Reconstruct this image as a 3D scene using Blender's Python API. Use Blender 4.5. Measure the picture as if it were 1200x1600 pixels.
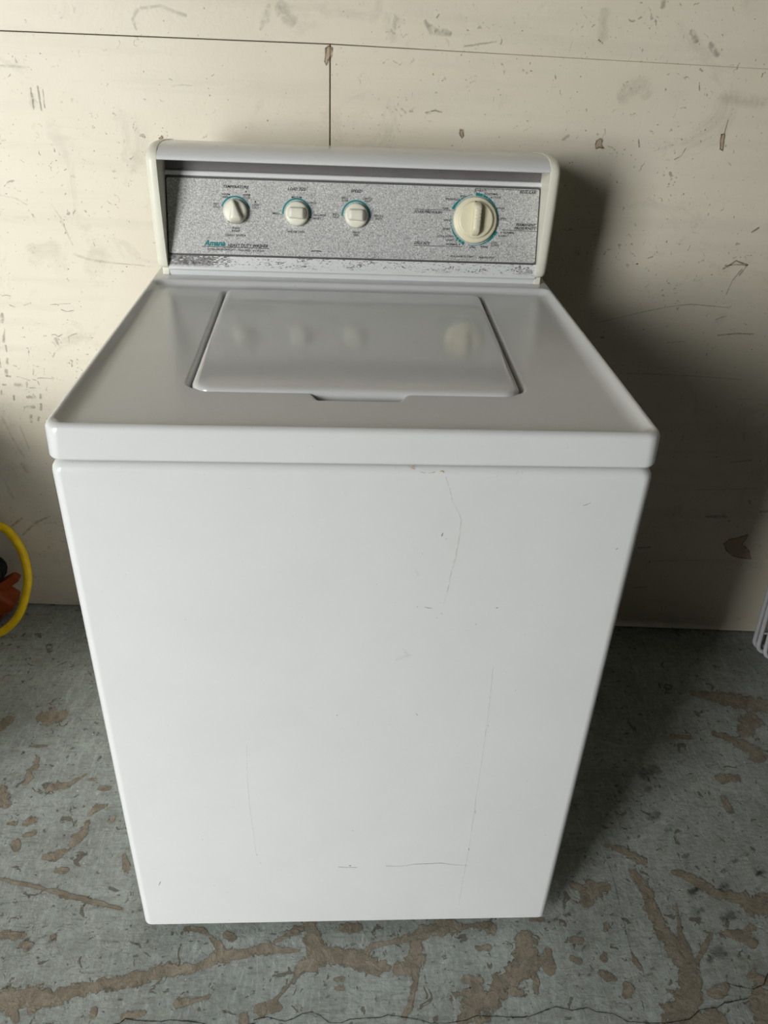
import bpy, bmesh, math, random
from mathutils import Vector, Matrix

for o in list(bpy.data.objects):
    bpy.data.objects.remove(o, do_unlink=True)
scene = bpy.context.scene
COL = scene.collection

# ------------------------------------------------------------------ camera
cam_data = bpy.data.cameras.new('camera')
cam = bpy.data.objects.new('camera', cam_data)
COL.objects.link(cam)
cam_data.sensor_fit = 'VERTICAL'
cam_data.sensor_height = 36.0
cam_data.lens = 36.0 * 1233.59 / 1600.0
cam_data.clip_start = 0.02
cam.location = (-0.0194, -0.7419, 1.2574)
YAW, PITCH, ROLL = -0.0656, -0.5507, -0.0445
view = (Matrix.Rotation(YAW, 3, 'Z') @ Matrix.Rotation(PITCH, 3, 'X') @ Matrix.Rotation(ROLL, 3, 'Y')
        @ Matrix.Rotation(math.pi / 2, 3, 'X'))
cam.rotation_euler = view.to_euler()
scene.camera = cam

# ------------------------------------------------------------------ sky through the open garage door
world = bpy.data.worlds.new('overcast_sky')
scene.world = world
world.use_nodes = True
wbg = world.node_tree.nodes['Background']
wbg.inputs['Color'].default_value = (0.985, 1.0, 0.985, 1)
wbg.inputs['Strength'].default_value = 20.8
DOOR_X0, DOOR_X1, DOOR_TOP, DOOR_Y = -3.30, -1.72, 2.50, -2.50
portal_data = bpy.data.lights.new('door_opening_portal', 'AREA')
portal_data.shape = 'RECTANGLE'
portal_data.size = DOOR_X1 - DOOR_X0
portal_data.size_y = DOOR_TOP
portal_data.cycles.is_portal = True
portal = bpy.data.objects.new('door_opening_portal', portal_data)
COL.objects.link(portal)
portal.location = ((DOOR_X0 + DOOR_X1) / 2, DOOR_Y - 0.05, DOOR_TOP / 2)
portal.rotation_euler = (math.pi / 2, 0, 0)

scene.cycles.transparent_max_bounces = 64      # many thin layers of wear marks lie over each other
scene.view_settings.view_transform = 'Standard'
scene.view_settings.look = 'None'
scene.view_settings.gamma = 1.0
scene.view_settings.use_curve_mapping = False
scene.view_settings.exposure = 0.0

# --- tables (metres on the control panel plane: across, up, width, height) ---
LEGENDS = {
    'temperature_legend': [
        ('TEMPERATURE', -0.18775, 0.10499, 0.04003, 0.00434, 1), ('WARM', -0.20403, 0.09353, 0.01302, 0.00322, 0), ('WARM', -0.20413, 0.08936, 0.01303, 0.00323, 0), ('■', -0.17236, 0.09838, 0.00221, 0.00208, 0),
        ('WARM', -0.17195, 0.09356, 0.01205, 0.00323, 0), ('COLD', -0.17203, 0.08939, 0.01106, 0.00323, 0), ('HOT', -0.21944, 0.07902, 0.00903, 0.00324, 0), ('COLD', -0.21905, 0.07484, 0.01104, 0.00324, 0),
        ('■', -0.15805, 0.08382, 0.00222, 0.0021, 0), ('COLD', -0.15782, 0.07906, 0.01109, 0.00325, 0), ('COLD', -0.15789, 0.07485, 0.0111, 0.00325, 0), ('WASH', -0.1894, 0.04357, 0.01215, 0.00329, 0),
        ('RINSE', -0.18949, 0.03913, 0.01318, 0.00329, 0), ('ENERGY SAVER', -0.19187, 0.03257, 0.02942, 0.0033, 0), ('■', -0.17512, 0.03265, 0.00203, 0.00214, 0),
    ],
    'load_size_legend': [
        ('LOAD SIZE', -0.09234, 0.10463, 0.02926, 0.00436, 1), ('MEDIUM', -0.09288, 0.09226, 0.01618, 0.00324, 0), ('LARGE', -0.06807, 0.08509, 0.01319, 0.00325, 0), ('SMALL', -0.12594, 0.06747, 0.01216, 0.00326, 0),
        ('EX-LARGE', -0.05582, 0.06664, 0.01937, 0.00328, 0), ('RESET', -0.05988, 0.06151, 0.01224, 0.00328, 0), ('■', -0.0711, 0.06311, 0.00245, 0.00231, 0), ('WATER LEVEL', -0.09357, 0.04059, 0.0286, 0.0033, 0),
    ],
    'speed_legend': [
        ('SPEED', 0.00187, 0.10449, 0.0183, 0.00438, 1), ('REG', -0.0163, 0.09392, 0.00916, 0.00325, 0), ('SLOW', -0.01595, 0.08991, 0.0112, 0.00325, 0), ('GENTLE', 0.01989, 0.09368, 0.01531, 0.00325, 0),
        ('FAST', 0.02027, 0.08986, 0.01021, 0.00326, 0), ('REG', -0.03012, 0.06874, 0.00919, 0.00328, 0), ('FAST', -0.03008, 0.0646, 0.01022, 0.00328, 0), ('GENTLE', 0.03801, 0.06852, 0.0154, 0.00329, 0),
        ('SLOW', 0.03832, 0.06417, 0.01131, 0.00329, 0), ('WASH', 0.00259, 0.04253, 0.01132, 0.00332, 0), ('SPIN', 0.00266, 0.03805, 0.00927, 0.00332, 0),
    ],
    'timer_legend': [
        ('10 HEAVY', 0.2006, 0.11156, 0.01961, 0.00345, 0), ('8 NORMAL', 0.21878, 0.10673, 0.02173, 0.00327, 0), ('6 LIGHT', 0.2258, 0.10184, 0.01606, 0.00327, 0), ('RINSE', 0.23508, 0.08577, 0.013, 0.00329, 0),
        ('SPIN', 0.23938, 0.06983, 0.00939, 0.00331, 0), ('REGULAR', 0.27699, 0.11111, 0.02597, 0.00442, 1), ('PERMANENT', 0.27744, 0.06154, 0.03356, 0.00431, 1), ('PRESS/KNITS', 0.27633, 0.0562, 0.03517, 0.00432, 1),
        ('8 NORMAL', 0.248, 0.0489, 0.02307, 0.00334, 0), ('6 LIGHT', 0.242, 0.0438, 0.01731, 0.00335, 0), ('COOL', 0.2271, 0.03281, 0.01103, 0.00336, 0), ('DOWN', 0.22817, 0.02878, 0.01261, 0.00337, 0),
        ('RINSE', 0.21107, 0.02593, 0.01208, 0.00337, 0), ('SPIN', 0.19159, 0.0248, 0.00944, 0.00337, 0), ('NORMAL 8', 0.15996, 0.02848, 0.023, 0.00336, 0), ('LIGHT 4', 0.15695, 0.03491, 0.01774, 0.00335, 0),
        ('COOL DOWN', 0.14721, 0.04054, 0.02657, 0.00334, 0), ('RINSE', 0.14807, 0.05205, 0.01247, 0.00332, 0), ('SPIN', 0.14793, 0.06503, 0.00933, 0.00331, 0), ('SOAK', 0.14528, 0.0833, 0.01136, 0.00328, 0),
        ('PREWASH', 0.15615, 0.09713, 0.02114, 0.00327, 0), ('SPIN', 0.17235, 0.10195, 0.00929, 0.00326, 0), ('SOAK/PREWASH', 0.11743, 0.07666, 0.04541, 0.00426, 1), ('DELICATE', 0.10929, 0.02925, 0.02602, 0.00433, 1),
        ('PULL KNOB TO START', 0.1755, 0.01005, 0.03781, 0.00298, 1), ('PUSH TO STOP', 0.21557, 0.00933, 0.02529, 0.00299, 1),
    ],
    'product_lettering': [
        ('HEAVY DUTY WASHER', -0.17104, 0.01729, 0.06422, 0.00528, 1), ('EXTRA LARGE CAPACITY', -0.21322, 0.01037, 0.04475, 0.00293, 1), ('TWO SPEED', -0.17658, 0.01, 0.02041, 0.00294, 1), ('6 CYCLES', -0.15412, 0.00983, 0.01789, 0.00294, 1),
    ],
    'brand_lettering': [
        ('Amana', -0.22361, 0.01993, 0.03449, 0.00925, 2),
    ],
}
LEGEND_LINES = {'product': [([(-0.24404, 0.0144), (-0.1367, 0.01353)], 0.00083)], 'timer': [([(0.19251, 0.10814), (0.19219, 0.11427), (0.29074, 0.11404)], 0.00072), ([(0.0946, 0.08034), (0.15452, 0.08038)], 0.00072), ([(0.2383, 0.05295), (0.29514, 0.0522)], 0.00072), ([(0.09536, 0.02522), (0.17373, 0.0251), (0.17717, 0.02994)], 0.00072)], 'load': [([(-0.1219, 0.06643), (-0.11632, 0.06592)], 0.00062)]}
KNOB_SPOTS = [(-0.18957, 0.06789), (-0.09246, 0.06739), (0.00192, 0.06727), (0.19334, 0.06605)]
FLOOR_PATCHES = [
    [(-0.5227, -0.1032, 0.0389), (-0.4988, -0.0974, 0.035), (-0.4702, -0.0948, 0.0351), (-0.4422, -0.1003, 0.0248), (-0.4224, -0.0895, 0.0229), (-0.3908, -0.0837, 0.021), (-0.3657, -0.0777, 0.019), (-0.3394, -0.0749, 0.0212), (-0.313, -0.0722, 0.0191), (-0.2946, -0.0625, 0.0236), (-0.2816, -0.0594, 0.0258), (-0.2437, -0.0602, 0.0151), (-0.2208, -0.0521, 0.0174), (-0.1946, -0.0405, 0.0263), (-0.1565, -0.036, 0.0132), (-0.1253, -0.0295, 0.0133)],
    [(-0.4965, -0.1038, 0.0164), (-0.4905, -0.1164, 0.0122), (-0.4846, -0.1289, 0.0081)],
    [(-0.4736, -0.1043, 0.0123), (-0.465, -0.1155, 0.0098)],
    [(-0.479, 0.0663, 0.0074), (-0.4289, 0.0575, 0.0074), (-0.4009, 0.0483, 0.0082), (-0.3716, 0.04, 0.0037)],
    [(-0.5434, 0.0008, 0.0132)],
    [(-0.5252, -0.0014, 0.0123)],
    [(-0.5063, -0.0162, 0.0096), (-0.5048, -0.0226, 0.0104)],
    [(-0.4701, -0.0043, 0.0114), (-0.4667, -0.0098, 0.0061)],
    [(-0.2522, -0.1095, 0.015), (-0.2391, -0.1082, 0.0125), (-0.2232, -0.1038, 0.0067), (-0.2087, -0.0999, 0.0042)],
    [(-0.3768, -0.1176, 0.0123), (-0.3765, -0.1223, 0.0098)],
    [(-0.3278, -0.125, 0.0123), (-0.3118, -0.1238, 0.0131), (-0.3039, -0.1224, 0.0099)],
    [(-0.1549, -0.1322, 0.014), (-0.1522, -0.1415, 0.0164)],
    [(-0.1196, -0.1205, 0.0208)],
    [(-0.2616, 0.0051, 0.009), (-0.2362, 0.0031, 0.009), (-0.2221, -0.0075, 0.0054), (-0.2097, -0.0194, 0.0133), (-0.2028, -0.0314, 0.015)],
    [(-0.1954, -0.0062, 0.0117), (-0.1859, -0.0112, 0.0134)],
    [(-0.1489, -0.0315, 0.0151), (-0.1243, -0.0303, 0.0178), (-0.1064, -0.0324, 0.0111), (-0.0779, -0.0341, 0.0044)],
    [(-0.1163, -0.0182, 0.0063), (-0.1007, -0.0108, 0.009), (-0.0831, -0.0019, 0.0136), (-0.0581, 0.0104, 0.0119)],
    [(-0.0616, 0.0052, 0.0183), (-0.0518, -0.0173, 0.0315), (-0.0493, -0.039, 0.0444), (-0.0592, -0.0581, 0.0306), (-0.0765, -0.0629, 0.0131)],
    [(-0.0387, -0.0392, 0.0311), (-0.0173, -0.045, 0.031), (0.0075, -0.048, 0.0328), (0.0269, -0.053, 0.0371)],
    [(0.025, -0.0599, 0.022), (0.046, -0.0628, 0.022), (0.0601, -0.0631, 0.015)],
    [(0.0388, -0.0695, 0.0096), (0.0475, -0.0708, 0.0105)],
    [(0.081, -0.0681, 0.0202), (0.0988, -0.065, 0.0353), (0.1091, -0.0459, 0.0268), (0.1097, -0.0243, 0.02), (0.1119, -0.0095, 0.011)],
    [(0.0309, -0.0353, 0.0098), (0.04, -0.0283, 0.0108), (0.0691, -0.0242, 0.0072), (0.0911, -0.0195, 0.0118), (0.1135, -0.0133, 0.0155), (0.1437, -0.0034, 0.0277), (0.1629, 0.0027, 0.0352), (0.1756, 0.0005, 0.0232)],
    [(0.1729, -0.007, 0.0065), (0.2037, 0.0015, 0.0056), (0.2223, 0.0015, 0.014), (0.2329, -0.0025, 0.0232)],
    [(0.1062, -0.0703, 0.0176), (0.1035, -0.0873, 0.0113), (0.0983, -0.1054, 0.0086), (0.092, -0.123, 0.0102), (0.0849, -0.1371, 0.0084)],
    [(-0.0732, -0.0578, 0.0131), (-0.0796, -0.0697, 0.0078), (-0.0859, -0.0813, 0.0039), (-0.1017, -0.1008, 0.0051), (-0.1174, -0.1149, 0.01), (-0.125, -0.1242, 0.0091)],
    [(0.0042, 0.002, 0.0183)],
    [(-0.0135, -0.0796, 0.0087)],
    [(-0.0128, -0.093, 0.0077)],
    [(0.2095, -0.0354, 0.01), (0.2259, -0.0354, 0.0109)],
    [(0.1864, -0.0858, 0.0175), (0.2, -0.0894, 0.0218), (0.1966, -0.1126, 0.0516), (0.1888, -0.1317, 0.0424), (0.1736, -0.1439, 0.021)],
    [(0.2224, -0.1132, 0.0301), (0.2367, -0.0903, 0.0219), (0.2602, -0.0772, 0.0398), (0.2849, -0.0603, 0.0404)],
    [(0.2714, -0.0458, 0.0163), (0.2836, -0.0297, 0.0201)],
    [(0.3055, 0.0086, 0.0072), (0.3237, 0.0093, 0.0081)],
    [(0.2874, -0.0288, 0.0349), (0.2879, -0.0529, 0.0386), (0.2687, -0.0726, 0.0296)],
    [(0.3203, -0.0468, 0.0173), (0.3176, -0.067, 0.0256)],
    [(0.2917, -0.0926, 0.015), (0.2907, -0.1053, 0.0083)],
    [(0.256, -0.1045, 0.0165), (0.2653, -0.1079, 0.0099)],
    [(0.4451, 0.0673, 0.0188), (0.4247, 0.0617, 0.0327), (0.4083, 0.0424, 0.0276)],
    [(0.3931, 0.0702, 0.0141), (0.406, 0.0621, 0.014)],
    [(0.5005, 0.0969, 0.0077), (0.506, 0.0865, 0.0191), (0.5147, 0.0721, 0.0246), (0.5169, 0.0443, 0.0209), (0.5164, 0.01, 0.025), (0.5231, -0.023, 0.0267), (0.5342, -0.0513, 0.0306), (0.544, -0.0719, 0.0346), (0.5392, -0.0982, 0.0297), (0.5212, -0.1232, 0.0458), (0.5022, -0.1473, 0.0531)],
    [(0.5603, 0.0319, 0.0028), (0.5538, 0.0019, 0.0054), (0.548, -0.0235, 0.0107), (0.5482, -0.0516, 0.0175)],
    [(0.579, 0.0915, 0.0115), (0.5897, 0.0892, 0.0173), (0.6081, 0.0766, 0.0191), (0.6276, 0.0581, 0.0284), (0.6454, 0.0459, 0.0169), (0.6746, 0.0434, 0.0235), (0.6931, 0.0256, 0.0372), (0.7238, 0.0269, 0.042)],
    [(0.6326, -0.0198, 0.0153), (0.6475, -0.0273, 0.0251), (0.6579, -0.0364, 0.0223)],
    [(0.6727, -0.0115, 0.0136), (0.6606, -0.0222, 0.0135)],
    [(0.4287, -0.003, 0.0099), (0.4254, -0.0095, 0.0089)],
    [(0.3723, -0.027, 0.0123)],
    [(0.3597, -0.0562, 0.0112), (0.3675, -0.0597, 0.0112)],
    [(0.4112, -0.0521, 0.0104), (0.4099, -0.0589, 0.0086)],
    [(0.398, -0.0804, 0.0093), (0.4053, -0.0848, 0.0153), (0.416, -0.0889, 0.0102)],
    [(0.4348, -0.1055, 0.0184), (0.4293, -0.1123, 0.0142)],
    [(0.4574, -0.0497, 0.0035), (0.4588, -0.0617, 0.0078), (0.4642, -0.0719, 0.0094)],
    [(0.5611, -0.0639, 0.0078), (0.5797, -0.0436, 0.0097), (0.5988, -0.0227, 0.009)],
    [(0.5616, -0.1147, 0.0109), (0.577, -0.1103, 0.0228), (0.5898, -0.1042, 0.0127)],
    [(0.644, -0.0907, 0.0215), (0.6537, -0.0959, 0.0214)],
    [(0.6381, -0.1259, 0.0377), (0.6288, -0.1534, 0.0452)],
    [(0.5364, -0.1526, 0.0327)],
    [(0.7874, 0.5295, 0.0215), (0.8187, 0.5216, 0.0286), (0.8555, 0.5138, 0.05), (0.8945, 0.4983, 0.0497), (0.9422, 0.4905, 0.0426)],
    [(0.8803, 0.4539, 0.0417), (0.8534, 0.4185, 0.0341)],
    [(0.7853, 0.412, 0.0162), (0.808, 0.4015, 0.0202), (0.8314, 0.3809, 0.0267), (0.8476, 0.3575, 0.0396)],
    [(0.6911, 0.4058, 0.0134), (0.7273, 0.4021, 0.0107)],
    [(0.7628, 0.2949, 0.0254)],
    [(0.4725, 0.1474, 0.008), (0.497, 0.1368, 0.0171), (0.5271, 0.1163, 0.0192)],
    [(0.7328, 0.2475, 0.0124), (0.7355, 0.2189, 0.0146)],
    [(-0.6298, 0.4663, 0.0352), (-0.6173, 0.4663, 0.0447), (-0.604, 0.4706, 0.0326)],
    [(-0.7121, 0.4377, 0.0199), (-0.7039, 0.4594, 0.0242)],
    [(-0.6354, 0.3903, 0.0052), (-0.6196, 0.3895, 0.0072), (-0.6039, 0.3893, 0.0052)],
    [(-0.6109, 0.3578, 0.009), (-0.6095, 0.335, 0.0139), (-0.619, 0.3255, 0.0126), (-0.6102, 0.3096, 0.0125), (-0.6145, 0.2972, 0.0087)],
    [(-0.6545, 0.2854, 0.0184), (-0.6504, 0.2673, 0.0364), (-0.6343, 0.2494, 0.018)],
    [(-0.5596, 0.2873, 0.021), (-0.5481, 0.2903, 0.0186), (-0.5301, 0.2962, 0.0112), (-0.5063, 0.3179, 0.005)],
    [(-0.4726, 0.2299, 0.0132), (-0.4636, 0.2414, 0.0194), (-0.4499, 0.2441, 0.0061)],
    [(-0.5827, 0.2098, 0.0141), (-0.5744, 0.2131, 0.0177)],
    [(-0.6083, 0.2091, 0.0094)],
    [(-0.5764, 0.1839, 0.0104), (-0.5658, 0.187, 0.014)],
    [(-0.5861, 0.1679, 0.0161), (-0.5824, 0.1573, 0.0126)],
    [(-0.4739, 0.2083, 0.0107), (-0.4747, 0.1906, 0.0141), (-0.4807, 0.1787, 0.0256), (-0.4865, 0.1664, 0.0162)],
    [(-0.5235, 0.1408, 0.017), (-0.511, 0.1442, 0.0216), (-0.4929, 0.1523, 0.008)],
    [(-0.3919, 0.1413, 0.0069), (-0.3823, 0.1156, 0.0135)],
    [(-0.4289, 0.2179, 0.0084), (-0.4321, 0.2078, 0.0071)],
    [(-0.5917, 0.0993, 0.0044), (-0.5606, 0.0915, 0.0082), (-0.5274, 0.0836, 0.0066), (-0.4705, 0.0683, 0.0076), (-0.4281, 0.0559, 0.0108), (-0.3751, 0.0419, 0.0043)],
    [(-0.5454, -0.0, 0.0114), (-0.5281, -0.0025, 0.0124)],
    [(-0.5072, -0.0157, 0.0113)],
    [(-0.4625, 0.2844, 0.0124)],
    [(-0.4903, 0.3051, 0.0088)],
    [(-0.4915, 0.1124, 0.0123)],
]
FLOOR_CRACKS = [
    [(-0.3626, -0.1409, 0.002), (-0.3333, -0.1359, 0.002), (-0.3269, -0.129, 0.0021), (-0.3133, -0.1315, 0.002), (-0.2967, -0.1334, 0.002), (-0.2738, -0.1346, 0.0021), (-0.2611, -0.1327, 0.0021), (-0.2347, -0.1349, 0.0021), (-0.2147, -0.1379, 0.0021), (-0.1941, -0.1451, 0.002), (-0.168, -0.1463, 0.002), (-0.136, -0.1404, 0.0021)],
    [(-0.1388, -0.1354, 0.0017), (-0.1193, -0.1322, 0.0017), (-0.0925, -0.139, 0.0017), (-0.0795, -0.1347, 0.0017), (-0.0682, -0.1287, 0.0017), (-0.0533, -0.1266, 0.0017), (-0.0398, -0.1325, 0.0017), (-0.028, -0.1421, 0.0017), (-0.0098, -0.1426, 0.0017), (0.0034, -0.1382, 0.0017), (0.0268, -0.1372, 0.0017), (0.0468, -0.1371, 0.0017), (0.0603, -0.1334, 0.0017), (0.0836, -0.137, 0.0017), (0.1035, -0.1406, 0.0017), (0.123, -0.1464, 0.0017), (0.1498, -0.147, 0.0017), (0.1771, -0.1434, 0.0017), (0.1931, -0.1375, 0.0017), (0.2148, -0.1393, 0.0017), (0.2451, -0.1409, 0.0017), (0.2652, -0.142, 0.0017)],
    [(0.246, -0.1412, 0.0017), (0.2719, -0.1412, 0.0017), (0.2963, -0.1333, 0.0018), (0.3156, -0.1277, 0.0018), (0.3387, -0.1337, 0.0018), (0.3642, -0.1304, 0.0018), (0.3743, -0.1358, 0.0018), (0.4025, -0.1404, 0.0018), (0.4189, -0.1513, 0.0017), (0.4505, -0.1544, 0.0017), (0.4764, -0.1551, 0.0018), (0.5142, -0.1506, 0.0018), (0.5358, -0.1375, 0.0018), (0.5635, -0.1351, 0.0018), (0.5797, -0.1283, 0.0018), (0.6013, -0.1251, 0.0018), (0.6175, -0.1229, 0.0018)],
    [(0.595, -0.1001, 0.0018), (0.6102, -0.1046, 0.0018), (0.6318, -0.1099, 0.0018), (0.6525, -0.1024, 0.0018), (0.6644, -0.0879, 0.0019), (0.6828, -0.0749, 0.0019)],
    [(0.4657, 0.1059, 0.0017), (0.4656, 0.073, 0.0017), (0.4621, 0.0299, 0.0017), (0.459, -0.0217, 0.0016), (0.4574, -0.0497, 0.0016)],
    [(0.397, -0.0654, 0.001), (0.3963, -0.1046, 0.001), (0.4006, -0.1358, 0.001)],
    [(0.5079, 0.0065, 0.0009), (0.5087, -0.0333, 0.0008), (0.5038, -0.0677, 0.0008)],
    [(0.4929, -0.1226, 0.0015), (0.4957, -0.1335, 0.0015)],
]
FLOOR_SPOTS = [(-0.4877, 0.0126, 0.0036), (-0.4842, -0.004, 0.0042), (-0.4702, -0.0098, 0.0049), (-0.5004, -0.0234, 0.0049), (-0.4496, 0.0156, 0.0029), (-0.4629, 0.0065, 0.0025), (-0.4022, -0.054, 0.0027), (-0.379, -0.0583, 0.0021), (-0.3336, -0.0169, 0.0039), (-0.5109, 0.0186, 0.0029), (-0.2975, -0.1014, 0.0023), (0.0403, -0.0192, 0.0036), (-0.1431, 0.0012, 0.0018), (-0.0303, -0.1057, 0.0031), (-0.034, -0.0941, 0.0024), (-0.0119, -0.0591, 0.0014), (0.0769, -0.0459, 0.0021), (0.066, -0.0864, 0.0017), (0.1349, -0.0571, 0.0032), (0.1826, -0.0184, 0.0029), (0.1904, -0.0423, 0.0029), (0.2692, -0.0283, 0.0026), (-0.0065, -0.1255, 0.0047), (0.3688, 0.0166, 0.0058), (0.3472, 0.0096, 0.0043), (0.3792, -0.0165, 0.0043), (0.3409, -0.0067, 0.0025), (0.4441, 0.0152, 0.0036), (0.5433, 0.0238, 0.0026), (0.5457, 0.005, 0.0029), (0.5941, 0.016, 0.011), (0.5997, 0.0546, 0.009), (0.6558, 0.0616, 0.0114), (0.7167, 0.0565, 0.0053), (0.6406, 0.0076, 0.0147), (0.5987, -0.0492, 0.012), (0.5827, -0.0626, 0.0077), (0.6064, -0.0563, 0.0077), (0.3858, -0.0751, 0.0031), (0.3794, -0.0822, 0.0031), (0.4758, -0.0837, 0.0048), (0.482, -0.0756, 0.0048), (0.3688, -0.0814, 0.0024), (0.7325, 0.0868, 0.0116), (0.6685, 0.092, 0.007), (0.5352, 0.0324, 0.0022), (0.4783, -0.0501, 0.0017), (0.4969, -0.026, 0.0021), (0.6101, 0.3088, 0.0254), (0.5919, 0.2697, 0.0089), (0.6115, 0.1224, 0.0082), (0.583, 0.2069, 0.0163), (0.5988, 0.1769, 0.0075), (0.7248, 0.1231, 0.0064), (0.731, 0.086, 0.0072), (0.6987, 0.111, 0.0073), (0.5986, 0.053, 0.0114)]
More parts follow.
